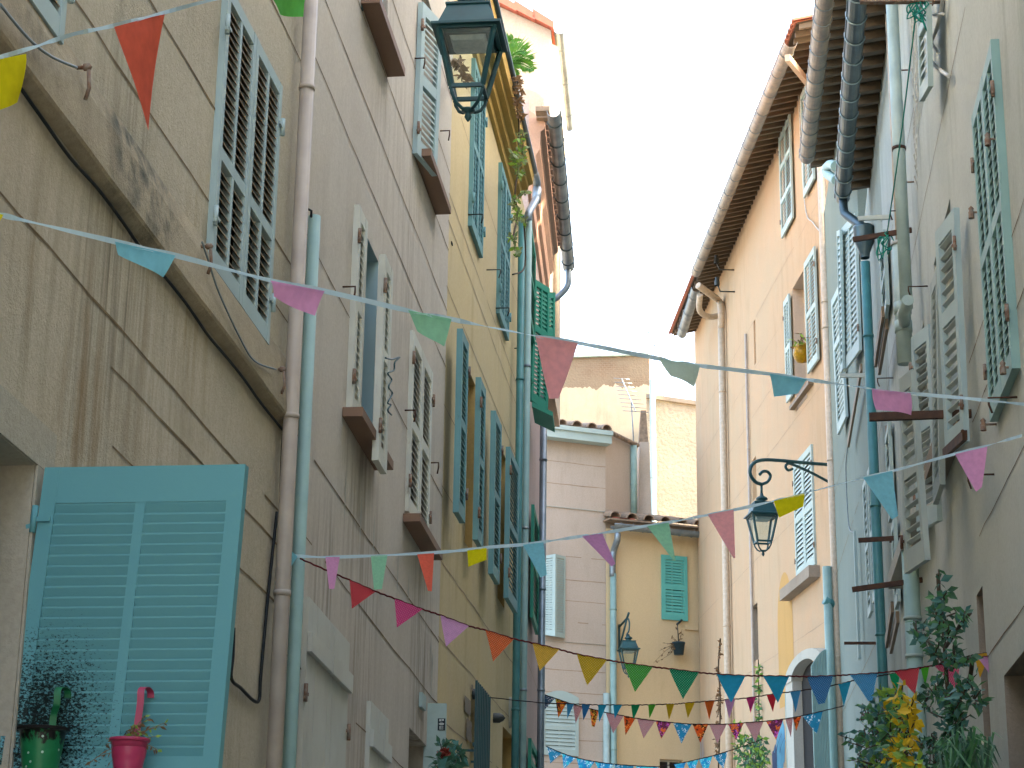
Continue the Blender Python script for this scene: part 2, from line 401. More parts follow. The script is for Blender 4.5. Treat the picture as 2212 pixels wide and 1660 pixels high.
M['leaf_b'] = leafm('mid_leaf', '#568a55', '#3f6f48')
M['leaf_c'] = leafm('fresh_leaf', '#8fae42', '#6f9a3e')
M['leaf_y'] = leafm('yellow_leaf', '#d9b41e', '#b99a1c')
M['leaf_t'] = leafm('blue_green_leaf', '#56857a', '#3f6f66')
M['leaf_dry'] = leafm('dry_leaf', '#8a6c4a', '#6a5138')
M['bloom'] = leafm('faded_red_petal', '#a8483a', '#7d3328')
M['leaf_s'] = leafm('grey_green_succulent', '#8a9660', '#6f7f55')
M['palm'] = leafm('cycad_frond', '#5f8f2a', '#3f7326')
M['stem'] = plain('brown_stem', '#4d4234', 0.9)
M['stem_dry'] = plain('dry_stem', '#8a7658', 0.9)
M['pot_green'] = plain('green_bucket_enamel', '#1f7a4a', 0.35, c2='#175f3a', sc=20, spec=0.4)
M['pot_dirt'] = plain('soot_on_enamel', '#14110d', 0.8)
M['pot_dot'] = plain('white_dot_enamel', '#a9c9b4', 0.4)
M['pot_pink'] = plain('pink_bucket_enamel', '#b53a5f', 0.35, c2='#9c2f50', sc=9, spec=0.4)
M['pot_yellow'] = plain('amber_glass_pot', '#b08a14', 0.3, c2='#8a6a10', sc=20)
M['pot_dark'] = plain('dark_plastic_pot', '#2f4650', 0.5)
M['soil'] = plain('soil', '#2a2018', 0.95)
M['spray_blue'] = plain('blue_spray_paint', '#5a9db0', 0.8, c2='#4a7896', sc=3)
M['spray_violet'] = plain('violet_spray_paint', '#8a9fc0', 0.85, c2='#c2b3a5', sc=6)
M['spray_dark'] = plain('dark_spray_paint', '#3a4a66', 0.85)
M['bounce_ground'] = plain('pale_bounce_ground', '#9c968a', 0.9, c2='#8a8478', sc=2)  # unseen ground, coloured pale to bounce light onto the lower walls
M['sticker'] = plain('dark_sticker', '#1d2c33', 0.5)
M['sticker_white'] = plain('white_sticker_print', '#d5dad8', 0.5)
# ------------------------------------------------------------------ builders
def facade(root, W, u0, u1, v0, v1, holes, mats, back=5.0, grooves=(), gw=0.012, name='wall', rev=None):
    """front wall with real openings and reveals, ends, top; grooves = incised joints at height v"""
    b = MB()
    us = sorted({u0, u1} | {q for h in holes for q in h[:2] if u0 < q < u1})
    vs = sorted({v0, v1} | {q for h in holes for q in h[2:4] if v0 < q < v1})
    for i in range(len(us) - 1):
        for j in range(len(vs) - 1):
            um, vm = (us[i] + us[i + 1]) / 2, (vs[j] + vs[j + 1]) / 2
            if any(h[0] < um < h[1] and h[2] < vm < h[3] for h in holes): continue
            b.poly([W.pt(us[i], vs[j]), W.pt(us[i + 1], vs[j]), W.pt(us[i + 1], vs[j + 1]), W.pt(us[i], vs[j + 1])], 0)
    for h in holes:
        a0, a1, c0, c1, dp = h[:5]; mi = h[5] if len(h) > 5 else 0
        for q, r in (((a0, c0), (a0, c1)), ((a0, c1), (a1, c1)), ((a1, c1), (a1, c0)), ((a1, c0), (a0, c0))):
            b.poly([W.pt(*q), W.pt(*r), W.pt(*r, -dp), W.pt(*q, -dp)], mi)
    for u in (u0, u1):
        b.poly([W.pt(u, v0), W.pt(u, v1), W.pt(u, v1, -back), W.pt(u, v0, -back)], 0)
    b.poly([W.pt(u0, v1), W.pt(u1, v1), W.pt(u1, v1, -back), W.pt(u0, v1, -back)], 0)
    b.poly([W.pt(u0, v0, -back), W.pt(u1, v0, -back), W.pt(u1, v1, -back), W.pt(u0, v1, -back)], 0)
    for g in grooves:
        v, ga, gb = g if isinstance(g, (tuple, list)) else (g, u0, u1)
        u = ga; jit = 0.0
        while u < gb - 0.05:
            w = min(RN.uniform(0.25, 0.5), gb - u); j2 = RN.uniform(-0.008, 0.008)
            if not any(h[0] - 0.02 < u + w / 2 < h[1] + 0.02 and h[2] - .05 < v < h[3] + .05 for h in holes) and RN.random() > 0.06:
                hh = gw * RN.uniform(0.35, 0.6)
                b.poly([W.pt(u, v + jit - hh, .003), W.pt(u + w, v + j2 - hh, .003), W.pt(u + w, v + j2 + hh, .003), W.pt(u, v + jit + hh, .003)], 1)
            u += w; jit = j2
    return b.build(name, mats, root)
def window(root, W, h, frame=None, bars=1, inset=0.03):
    a0, a1, c0, c1, dp = h[:5]; e = 0.004
    fn = lambda a, b_, o: W.pt(a, b_, o)
    b = MB(); o0, o1 = -dp, -dp + 0.05; fw = 0.05
    b.fbox(fn, a0 + e, a0 + fw, c0 + e, c1 - e, o0, o1); b.fbox(fn, a1 - fw, a1 - e, c0 + e, c1 - e, o0, o1)
    b.fbox(fn, a0 + fw, a1 - fw, c0 + e, c0 + fw, o0, o1 - .002); b.fbox(fn, a0 + fw, a1 - fw, c1 - fw, c1 - e, o0, o1 - .002)
    for k in range(bars):
        m = a0 + (a1 - a0) * (k + 1) / (bars + 1)
        b.fbox(fn, m - .025, m + .025, c0 + fw, c1 - fw, o0, o1 - .004)
    w = b.build('window', frame or M['sh_white'], root)
    p = MB(); p.poly([W.pt(a0, c0, o0 + .02), W.pt(a1, c0, o0 + .02), W.pt(a1, c1, o0 + .02), W.pt(a0, c1, o0 + .02)])
    p.poly([W.pt(a0 - .05, c0 - .05, o0 - .05), W.pt(a1 + .05, c0 - .05, o0 - .05), W.pt(a1 + .05, c1 + .05, o0 - .05), W.pt(a0 - .05, c1 + .05, o0 - .05)])
    p.build('pane', M['pane'], w)
    return w
def leaf(root, c, n, m, th=0.04, cols=2, rails=(), slat=0.055, stile=0.055, rail=0.08, name='shutter', hinge='', hm=None, plank=False, tilt=1, smat=None, up=False, label=None):
    """one shutter leaf; c = TL, TR, BR, BL corners of its front face, n = outward normal"""
    TL, TR, BR, BL = [V(q) for q in c]
    def P(a, b_, o): return (TL * (1 - a) + TR * a) * (1 - b_) + (BL * (1 - a) + BR * a) * b_ + n * o
    w = (TR - TL).length; h = (BL - TL).length
    sa, rb = stile / w, rail / h
    b = MB()
    if plank:
        k = max(3, round(w / 0.11))
        for i in range(k):
            b.fbox(P, i / k + .004, (i + 1) / k - .004, 0, 1, -th + RN.uniform(-.002, .002), RN.uniform(-.003, 0))
        for f in rails:
            b.fbox(P, 0.01, 0.99, f - .055 / h, f + .055 / h, .001, .028)
    else:
        b.fbox(P, 0, sa, 0, 1, -th, 0); b.fbox(P, 1 - sa, 1, 0, 1, -th, 0)
        edges = [(0, rb)] + [(f - rb * .45, f + rb * .45) for f in rails] + [(1 - rb * 1.3, 1)]
        for e0, e1 in edges: b.fbox(P, sa, 1 - sa, e0, e1, -th + .002, -.002)
        xs = [sa + (1 - 2 * sa) * i / cols for i in range(cols + 1)]
        for e in range(len(edges) - 1):
            p0, p1 = edges[e][1], edges[e + 1][0]
            for x in xs[1:-1]: b.fbox(P, x - sa * .32, x + sa * .32, p0, p1, -th + .003, -.003)
            N = max(2, int((p1 - p0) * h / slat)); st = (p1 - p0) / N
            for i in range(cols):
                x0 = xs[i] + (sa * .32 if i else 0); x1 = xs[i + 1] - (sa * .32 if i < cols - 1 else 0)
                for k in range(N):
                    q = p0 + st * k + RN.uniform(-.04, .04) * st; j = RN.uniform(-.05, .05) * st
                    bt, bb = (q + st * .12, q + st * 1.0) if tilt > 0 else (q + st * .9, q + st * .1)
                    t_ = .007 / h
                    zb, zf = -th + .006, -.007
                    if tilt < 0: bt, bb = q + st * .40, q + st * .18
                    if tilt == 2: zb, zf = -.005, -th * .4; bt, bb = q + st * .02, q + st * 1.02; j *= .25
                    s_ = [P(x0, bt, zb), P(x1, bt + j, zb), P(x1, bt + j + t_, zb), P(x0, bt + t_, zb),
                          P(x0, bb, zf), P(x1, bb + j, zf), P(x1, bb + j + t_, zf), P(x0, bb + t_, zf)]
                    b.hexa(s_, 1 if smat else 0)
    o = b.build(name, [m, smat] if smat else m, root)
    if label: o['label'] = label
    for ch in hinge:
        a = 0 if ch in 'lL' else 1
        for f in (0.16, 0.84):
            k = MB(); hp = P(a, f, .008); up_ = (TL - BL).normalized(); sx = (TR - TL).normalized() * (1 if a == 0 else -1)
            k.tube([hp - up_ * .05 - sx * .012, hp + up_ * .05 - sx * .012], .012, 8)
            k.bar(hp, hp + sx * .05, .018, .008, n)
            k.bar(hp - up_ * .025 - sx * .012, hp - up_ * .03 - sx * .035, .016, .016, up_)
            k.build('hinge', hm or M['rust_light'], o)
    return o
def wleaf(root, W, r, m, off=0.045, **k):     # leaf lying parallel to a facade; r = u0,u1,v0,v1
    u0, u1, v0, v1 = r
    return leaf(root, [W.pt(u0, v1, off), W.pt(u1, v1, off), W.pt(u1, v0, off), W.pt(u0, v0, off)], W.n, m, **k)
def sill(root, W, r, proj=0.12, m=None, name='window_sill', th=0.05):
    b = MB(); u0, u1, v0, v1 = r
    b.fbox(W.pt, u0, u1, v0, v1, 0.002, proj)
    return b.build(name, m or M['wood_sill'], root)
def pipe(root, pts, r, m, clamps=(), name='downpipe', n=12, cm=None, joints=()):
    b = MB(); b.tube(pts, r, n)
    for f in joints:
        q = pts[0].lerp(pts[-1], f); d = (pts[-1] - pts[0]).normalized()
        b.tube([q - d * .05, q + d * .05], r * 1.12, n)
    o = b.build(name, m, root)
    for f in clamps:
        q = f if isinstance(f, Vector) else pts[0].lerp(pts[-1], f)
        d = (pts[1] - pts[0]).normalized() if not isinstance(f, Vector) else V((0, 0, 1))
        if abs(d.z) < .5: d = V((0, 0, 1))
        k = MB(); k.tube([q - d * .014, q + d * .014], r * 1.14, n)
        k.build('pipe_clamp', cm or m, o)
    return o
def gutter(root, p, q, out, r, m, hooks=8, hm=None, name='gutter'):
    b = MB(); d = (q - p).normalized(); up = V((0, 0, 1))
    N = 10; K = 14
    ring = []
    for rr in (r, r - .006):
        ring.append([(math.cos(math.pi + math.pi * j / N) * rr, math.sin(math.pi + math.pi * j / N) * rr) for j in range(N + 1)])
    for k in range(K):
        a0, a1 = p.lerp(q, k / K), p.lerp(q, (k + 1) / K)
        for g in ring:
            for j in range(N):
                b.poly([a0 + out * g[j][0] + up * g[j][1], a0 + out * g[j + 1][0] + up * g[j + 1][1], a1 + out * g[j + 1][0] + up * g[j + 1][1], a1 + out * g[j][0] + up * g[j][1]], 0, smooth=True)
    for e in (p, q):
        for j in range(N):
            b.poly([e + out * ring[0][j][0] + up * ring[0][j][1], e + out * ring[0][j + 1][0] + up * ring[0][j + 1][1], e + out * ring[1][j + 1][0] + up * ring[1][j + 1][1], e + out * ring[1][j][0] + up * ring[1][j][1]], 0)
    b.tube([p + out * r, q + out * r], .012, 8)
    o = b.build(name, m, root)
    for k in range(hooks):
        c = p.lerp(q, (k + .5) / hooks); h = MB()
        h.tube([c + out * (math.cos(math.pi + math.pi * j / N) * (r + .006)) + up * (math.sin(math.pi + math.pi * j / N) * (r + .006)) for j in range(N + 1)], .009, 6)
        h.bar(c + out * (r + .01), c + out * (r + .01) + up * .05, .02, .01)
        h.build('gutter_hook', hm or m, o)
    return o
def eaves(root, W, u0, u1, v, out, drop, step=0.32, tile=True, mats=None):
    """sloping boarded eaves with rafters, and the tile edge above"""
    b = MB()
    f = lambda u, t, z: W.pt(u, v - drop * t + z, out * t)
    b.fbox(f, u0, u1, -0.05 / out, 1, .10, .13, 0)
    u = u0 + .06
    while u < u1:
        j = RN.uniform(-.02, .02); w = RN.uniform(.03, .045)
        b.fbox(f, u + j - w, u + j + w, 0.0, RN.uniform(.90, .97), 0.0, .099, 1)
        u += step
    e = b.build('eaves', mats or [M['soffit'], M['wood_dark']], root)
    if tile:
        t = MB(); u = u0
        while u < u1:
            pts = []
            for s in (1.12, -1.5):
                pts.append([f(u + .095 * math.cos(math.pi * j / 6), s, .14 + .075 * math.sin(math.pi * j / 6)) for j in range(7)])
            for j in range(6): t.poly([pts[0][j], pts[0][j + 1], pts[1][j + 1], pts[1][j]], 0, smooth=True)
            u += .21
        t.fbox(f, u0, u1, -6.5 / out * .5, 1.05, .131, .145)
        t.build('roof', M['tile'], root)
    return e
def lantern(p, yaw, s, label, bracket=None, m=None, group='wrought street lanterns'):
    """square tapering street lantern; p = tip of the bottom finial"""
    m = m or M['iron']
    t = thing('street_lantern', label, 'lantern', p, group)
    cx, sx = math.cos(yaw), math.sin(yaw)
    X = V((cx, sx, 0)); Y = V((-sx, cx, 0)); Z = V((0, 0, 1))
    L = lambda x, y, z: p + (X * x + Y * y + Z * z) * s
    sq = lambda r, z: [L(-r, -r, z), L(r, -r, z), L(r, r, z), L(-r, r, z)]
    b = MB(); A = sq(.105, .215); B = sq(.185, .605)
    for k in range(4):
        n_ = (A[k] - p - Z * .215 * s).normalized()
        b.bar(A[k], B[k], .026 * s, .026 * s, n_)
        b.bar(A[k], A[(k + 1) % 4], .022 * s, .026 * s); b.bar(B[k], B[(k + 1) % 4], .02 * s, .03 * s)
        b.lathe(A[k] - Z * .035 * s, [(.001, 0), (.014 * s, .015 * s), (.01 * s, .035 * s)], 8)
    b.build('frame', m, t)
    g = MB(); A2 = sq(.103, .32); B2 = sq(.178, .60)
    A2 = [A[k].lerp(B[k], 0.02) for k in range(4)]
    for k in range(4): g.poly([A2[k], A2[(k + 1) % 4], B2[(k + 1) % 4], B2[k]])
    g.build('glass', M['glass'], t)
    r = MB(); E0, E1 = sq(.228, .608), sq(.228, .625); E2 = sq(.188, .642); E3 = sq(.138, .785); E4 = sq(.148, .79); E5 = sq(.148, .805)
    r.hexa(E0 + E1)
    for a, c in ((E1, E2), (E2, E3), (E3, E4), (E4, E5)):
        for k in range(4): r.poly([a[k], a[(k + 1) % 4], c[(k + 1) % 4], c[k]])
    r.poly(E5); r.poly(sq(.1, .609))
    r.build('roof', m, t)
    c = MB(); c.lathe(L(0, 0, .8), [(.075 * s, 0), (.078 * s, .02 * s), (.055 * s, .035 * s), (.06 * s, .05 * s), (.09 * s, .06 * s), (.085 * s, .085 * s), (.03 * s, .12 * s), (.022 * s, .16 * s), (.001, .165 * s)], 16)
    c.build('cap', m, t)
    u = MB(); u.hexa(sq(.15, .575) + sq(.165, .604), 0); u.hexa(sq(.1, .545) + sq(.12, .574), 1)
    u.build('lamp_unit', [m, M['lamp_white']], t)
    f = MB()
    for k in range(4):
        q = A[k]; d = (q - p); d.z = 0; d.normalize()
        f.tube([q, q - Z * .05 * s - d * .01 * s, p + d * .10 * s + Z * .11 * s, p + d * .055 * s + Z * .085 * s, p + Z * .085 * s], [.012 * s, .011 * s, .012 * s, .012 * s, .012 * s], 8)
    f.lathe(p, [(.001, 0), (.012 * s, .012 * s), (.025 * s, .035 * s), (.02 * s, .055 * s), (.012 * s, .065 * s), (.045 * s, .075 * s), (.045 * s, .09 * s), (.001, .095 * s)], 14)
    f.build('finial', m, t)
    if bracket: bracket(t, L, m)
    return t
def strip(b, pts, w, mi=0, tw=0.0):
    """a flat ribbon along a polyline, slowly twisting"""
    prev = None; Zu = V((0, 0, 1))
    for k, q in enumerate(pts):
        d = (pts[min(k + 1, len(pts) - 1)] - pts[max(k - 1, 0)]).normalized()
        sd = d.cross(Zu).normalized(); a = tw * (noise.noise(V((k * .21, w * 90, 3.1))) * 3)
        e = (Zu * math.cos(a) + sd * math.sin(a)) * w / 2
        cur = (q - e, q + e)
        if prev: b.poly([prev[0], cur[0], cur[1], prev[1]], mi, smooth=True)
        prev = cur
def spline(pts, n=6):
    out = []
    P_ = [pts[0]] + list(pts) + [pts[-1]]
    for i in range(1, len(P_) - 2):
        a, b_, c, d = P_[i - 1], P_[i], P_[i + 1], P_[i + 2]
        for k in range(n):
            t = k / n
            out.append(0.5 * ((2 * b_) + (c - a) * t + (2 * a - 5 * b_ + 4 * c - d) * t * t + (3 * b_ - a - 3 * c + d) * t ** 3))
    out.append(V(pts[-1])); return out
def bunting(label, line, dA, dB, flags, kind, group, w=0.014, tw=1.0, asp=1.0):
    A, B = at(line[0], dA), at(line[-1], dB)
    W = Wall(A, None, d=V((B.x - A.x, B.y - A.y, 0)))
    if W.n.y > 0: W.n = -W.n
    pts = [W.hit(q) for q in line]
    t = thing('bunting', label, 'bunting', pts[0], group)
    b = MB(); sp = spline(pts, 8)
    if kind == 'ribbon':
        strip(b, sp, w, 0, tw); b.build('ribbon', M['ribbon'], t)
    else:
        b.tube([q + V((0, 0, .002 * math.sin(i * 2.1))) for i, q in enumerate(sp)], w / 2, 6); b.build('cord', M[kind], t)
    for fl in flags:
        lab, m, q = fl
        q = [W.hit(x) for x in q]
        if len(q) == 3: q = [q[0], q[1], q[2], q[2]]
        TL, TR, BR, BL = q; wdt = (TR - TL).length; hh = max((BL - TL).length, .01)
        k = MB(); NR, NC = 8, 8; ph = RN.uniform(0, 6); amp = .07 * wdt * RN.choice((-1, 1)); g = []
        for i in range(NR + 1):
            r = i / NR
            for j in range(NC + 1):
                c = j / NC
                X = (TL * (1 - c) + TR * c) * (1 - r) + (BL * (1 - c) + BR * c) * r
                X = X + W.n * (.004 + amp * math.sin(c * 3.6 + ph + r * 1.5) * r ** .7 * (1 - r * (1 - (BR - BL).length / max(wdt, 1e-4)))) 
                g.append(X)
        wt, wb = wdt, (BR - BL).length
        for i in range(NR):
            for j in range(NC):
                id_ = [i * (NC + 1) + j, i * (NC + 1) + j + 1, (i + 1) * (NC + 1) + j + 1, (i + 1) * (NC + 1) + j]
                uv = []
                for x in id_:
                    r = (x // (NC + 1)) / NR; c = (x % (NC + 1)) / NC
                    ww = wt * (1 - r) + wb * r
                    uv.append((.5 + (c - .5) * ww / max(wt, 1e-4) + ph, 1 - r * hh / max(wt, 1e-4) + ph * .37))
                k.poly([g[x] for x in id_], 0, uv, True)
        o = k.build('pennant', M[m], t); o['label'] = lab
    return t
def leafq(b, p, d, n, L, w, mi):
    s = d.cross(n)
    if s.length < 1e-4: return
    s.normalize(); n2 = s.cross(d)
    b.poly([p, p + d * L * .45 - s * w * .5 + n2 * L * .06, p + d * L, p + d * L * .45 + s * w * .5 + n2 * L * .06], mi)
def rdir(): 
    while True:
        q = V((RN.uniform(-1, 1), RN.uniform(-1, 1), RN.uniform(-1, 1)))
        if .1 < q.length < 1: return q.normalized()
def spray(b, sb, p0, p1, n, L, mats, droop=.3, r=.004, side=.5):
    """a twig from p0 to p1 with leaves along it"""
    mid = p0.lerp(p1, .5) + rdir() * (p1 - p0).length * .10
    pts = [p0, p0.lerp(mid, .6), mid, mid.lerp(p1, .6), p1]
    if sb: sb.tube(pts, [r * 1.3, r * 1.2, r, r * .8, r * .4], 5)
    for k in range(n):
        t = (k + RN.random()) / n; i = min(3, int(t * 4)); q = pts[i].lerp(pts[i + 1], t * 4 - i)
        d = (rdir() + (p1 - p0).normalized() * side + V((0, 0, -droop))).normalized()
        l = L * RN.uniform(.6, 1.25)
        leafq(b, q, d, (rdir() + V((0, 0, .6))).normalized(), l, l * RN.uniform(.42, .62), RN.choice(mats))
def yagi(label, base, top, boom_dir, L, els, el_dir, group='rooftop aerials', r=.018, reflector=False):
    t = thing('aerial', label, 'aerial', base, group)
    b = MB(); b.tube([base, top], r, 8); b.build('mast', M['zinc'], t)
    b = MB(); a0 = top - boom_dir * L * .3; a1 = top + boom_dir * L * .7
    b.bar(a0, a1, .025, .025); b.build('boom', M['zinc'], t)
    e = MB()
    for k in range(els):
        c = a0.lerp(a1, k / (els - 1)); l = L * (.30 - .12 * k / els)
        e.tube([c - el_dir * l, c + el_dir * l], .009, 6)
    e.build('elements', M['zinc'], t)
    return t
# ------------------------------------------------------------------ facade planes
def house(label, W, u, name='town_house'): return thing(name, label, 'house', W.pt(u, 0))
def pleaf(root, hp, W, off, vp, cs, m, **k):
    P = Wall(W.hit(hp, off), vp)
    if P.n.dot(EYE - W.hit(hp, off)) < 0: P.n = -P.n
    return leaf(root, [P.hit(c) for c in cs], P.n, m, **k)
def vpipe(root, W, mid, y0, y1, off, r, m, cl=(), **k):
    """vertical pipe through a picture point, from picture row y0 down to y1; cl = clamp rows"""
    c = W.hit(mid, off)
    def z(y):
        q = ray((mid[0] + (mid[1] - y) * (1300 - mid[0]) / (mid[1] + 12900), y)); return EYE.z + q.z * math.hypot(c.x, c.y) / math.hypot(q.x, q.y)
    a = V((c.x, c.y, z(y0))); b_ = V((c.x, c.y, z(y1) if y1 is not None else 0.0))
    return pipe(root, [a, b_], r, m, [V((c.x, c.y, z(y))) for y in cl], **k)
def uvr(W, *ps, o=0.0):
    q = [W.uv(p, o) for p in ps]
    return min(a[0] for a in q), max(a[0] for a in q), min(a[1] for a in q), max(a[1] for a in q)
def hookiron(root, W, p, L=.12, m=None, name='wall_hook'):
    b = MB(); q = W.hit(p); b.tube([q, q + W.n * L, q + W.n * L + V((0, 0, -.04)), q + W.n * L * .9 + V((0, 0, -.09))], .007, 6)
    return b.build(name, m or M['iron_black'], root)
def cable(root, W, pts, r, m, off=.015, name='cable', lab=None):
    b = MB(); b.tube(spline([W.hit(p, off) for p in pts], 5), r, 7)
    o = b.build(name, m, root)
    if lab: o['label'] = lab
    return o
# ------------------------------------------------------------------ L1, beige house on the left
h1 = house('beige rendered house nearest on the left, with a moulded band and blue-grey louvred shutters', L1, -2)
uJ = L1.uv((625, 900))[0]
hw = (-1.10, L1.uv((75, 1005))[0], 1.75, L1.uv((75, 1005))[1], .28, 2)
wA = (1.75, 2.76, 5.0, 6.43, .14); wA2 = (-1.31, -.27, 5.03, 6.43, .14)
g1 = [L1.uv(p)[1] for p in ((280, 180), (248, 700), (140, 867))]
facade(h1, L1, -9, uJ, -1, 12, [hw, wA, wA2],
       [M['wall_L1'], M['groove'], M['surround']], grooves=[g1[0], (L1.uv((400, 133))[1], -3, 1.75), (g1[1], -4, uJ), (g1[2], -.05 + .12, uJ), (L1.uv((600, 1180))[1], .6, uJ), 6.85, 7.75, (5.6, 2.85, uJ), (2.62, .12, uJ)])
window(h1, L1, hw, M['sh_teal'], 1)
b = MB()                                        # pale rendered surround of the low window
bu = L1.uv((117, 942)); e_ = .012
b.fbox(L1.pt, -1.4, bu[0], hw[3] + .002, bu[1], .002, e_); b.fbox(L1.pt, hw[1] + .002, bu[0], .5, hw[3], .002, e_)
b.build('window_surround', M['surround'], h1)
# projecting moulded band
mt = [L1.uv(T(0, 0, 640, 1010), .06)[1], L1.uv(T(0, 1, 1500, 570), .06)[1]]
vm = sum(mt) / 2
b = MB(); K = 60; prof = [(0, vm - .035), (.052, vm - .012), (.06, vm), (.058, vm + .05), (.035, vm + .24), (.0, vm + .36)]
for i in range(K):
    a, c = -9 + (uJ - .02 + 9) * i / K, -9 + (uJ - .02 + 9) * (i + 1) / K
    for (o0, v0_), (o1, v1_) in zip(prof[:-1], prof[1:]):
        w = lambda u, v: .012 * noise.noise(V((u * 1.7, v * .5, 4)))
        b.poly([L1.pt(a, v0_ + w(a, v0_), o0 + .002), L1.pt(c, v0_ + w(c, v0_), o0 + .002), L1.pt(c, v1_ + w(c, v1_), o1 + .002), L1.pt(a, v1_ + w(a, v1_), o1 + .002)], 0, smooth=False)
b.poly([L1.pt(uJ - .02, v, o + .002) for o, v in prof])
b.build('string_course', M['mould'], h1)
b = MB(); b.tube(spline([L1.pt(-9 + (uJ + 8.96) * k / 40, vm - .06 + .006 * math.sin(k * 1.9) - .005 * (k % 3), .018) for k in range(41)] + [L1.hit(T(0, 1, 1835, 1160), .02), L1.hit(T(0, 1, 1815, 1660), .02)], 4), .0075, 7); b.build('cable', M['black_cable'], h1)
# shutters of the two upper windows (two leaves each, louvred in two columns)
def l1pair(r, tag_):
    u0, u1, v0, v1 = r[:4]; m_ = (u0 + u1) / 2
    for a, c, hg in ((u0 - .02, m_ - .002, 'L'), (m_ + .002, u1 + .02, 'R')):
        wleaf(h1, L1, (a, c, v0 - .05, v1 + .01), M['sh_grey'], .035, th=.05, cols=2, rails=(.60,), slat=.044, stile=.05, rail=.07, hinge=hg, hm=M['sh_grey'], smat=M['sh_bare'])
l1pair(wA, 0); l1pair(wA2, 1)
for r in (wA, wA2): window(h1, L1, r, M['sh_teal'])
# big shutter of the low window, swung out square to the wall
PB = Wall(L1.hit((95, 1010), .03), None, d=L1.n)
if PB.n.y > 0: PB.n = -PB.n
big = [PB.hit(p) for p in ((97, 1010), (530, 1003), T(0, 2, 1400, 1800), T(0, 2, 15, 1800))]
big[3] = PB.hit((-4, 1745)); big[2] = PB.hit((464, 1745))
leaf(h1, big, PB.n, M['sh_mildew'], th=.045, cols=2, rails=(), slat=.0365, stile=.058, rail=.135, hinge='L', hm=M['sh_mildew'], name='shutter', tilt=2, label='sky blue louvred shutter swung out square to the wall, black mildew at its lower left')
# wires on the beige wall
cable(h1, L1, [(0, 10), (60, 82), (110, 122), (165, 146)], .006, M['grey_wire'], .08, 'wire')
cable(h1, L1, [T(0, 0, 1310, 1570), T(0, 1, 1350, 30), T(0, 1, 1420, 240), T(0, 1, 1560, 540), T(0, 1, 1650, 680), T(0, 1, 1790, 735)], .005, M['grey_wire'], .07, 'wire')
cable(h1, L1, [T(0, 2, 1515, 750), T(0, 2, 1510, 930), T(0, 2, 1500, 1080), T(0, 2, 1560, 1140), T(0, 2, 1640, 1220), T(0, 2, 1680, 1215), T(0, 2, 1690, 1060), T(0, 2, 1735, 560), T(0, 2, 1795, 0)], .009, M['black_cable'], .015, 'cable')
for p in (T(0, 0, 510, 440), T(0, 1, 1790, 735), T(0, 0, 1310, 1600)):
    b = MB(); q = L1.hit(p, .03); b.lathe(q, [(.008, -.03), (.008, .02), (.015, .022), (.015, .045), (.008, .05), (.001, .055)], 10, (L1.d, V((0, 0, 1)), L1.n)); b.tube([q + L1.n * .04, q + L1.n * .05 + V((0, 0, -.09)), q + L1.n * .03 + L1.d * .02 + V((0, 0, -.13))], .008, 6)
    b.build('insulator', M['rust_light'], h1)
# rainwater pipe and cable duct on the party line
vpipe(h1, L1, (633, 800), -60, None, .075, .041, M['pvc_beige'], (190, 900, 1282), cm=M['pvc_beige'], name='downpipe')
o = vpipe(h1, L1, (664, 800), 468, None, .09, .036, M['pvc_teal'], (), name='cable_duct'); o['label'] = 'grey-teal capped cable duct beside the cream downpipe'
b = MB(); q = L1.hit((672, 470), .09); b.tube([q, q + V((0, 0, .04)), q + V((0, 0, .03)) - L1.d * .1 - L1.n * .03], .008, 6); b.build('cable', M['black_cable'], h1)
# ------------------------------------------------------------------ L2, mauve house
h2 = house('mauve-pink house between the beige and the ochre ones, with worn white shutters', L2, 2)
u2 = L2.uv((957, 1000))[0]
M1 = uvr(L2, (784, 456), (806, 987)); M1 = (M1[0], 2.16, 5.12, 6.5)
win = dict(
    U1=(1.55, 2.35, 8.03, 9.5, .16), U2=(3.72, 4.5, 8.0, 9.5, .16),
    M1=(1.50, 2.34, 5.12, 6.48, .26, 2), M2=(3.68, 4.55, 5.12, 6.48, .14))
low = uvr(L2, T(1, 2, 440, 1395), T(1, 2, 555, 1520)); low = (low[0], low[1], .4, L2.uv(T(1, 2, 440, 1395))[1], .35)
p1 = uvr(L2, (656, 1300), (747, 1388)); p1 = (p1[0] + .03, p1[1] - .03, .3, L2.uv((700, 1342))[1] - .02, .12)
p2 = uvr(L2, T(1, 2, 165, 1232), T(1, 2, 280, 1358)); p2 = (p2[0] + .02, p2[1] - .02, .3, L2.uv(T(1, 2, 222, 1295))[1] - .02, .12)
gv = [L2.uv(p)[1] for p in ((820, 1440), (840, 1212), (782, 357), (760, 1050))]
gl = sorted(set(round(v, 2) for v in gv)); print('L2 grooves', gl)
facade(h2, L2 , 0.0, u2, -1, 12.5, list(win.values()) + [low, p1, p2], [M['wall_L2'], M['groove'], M['reveal_blue']],
       grooves=[3.28, 4.02, 4.52, 5.72, 6.85, 7.35, 7.9, 8.6, 9.3, 10.1, 2.6, 1.95], gw=.011)
for k in win: window(h2, L2, win[k], M['sh_white'])
for q in (low, p1, p2): window(h2, L2, q, M['sh_white'])
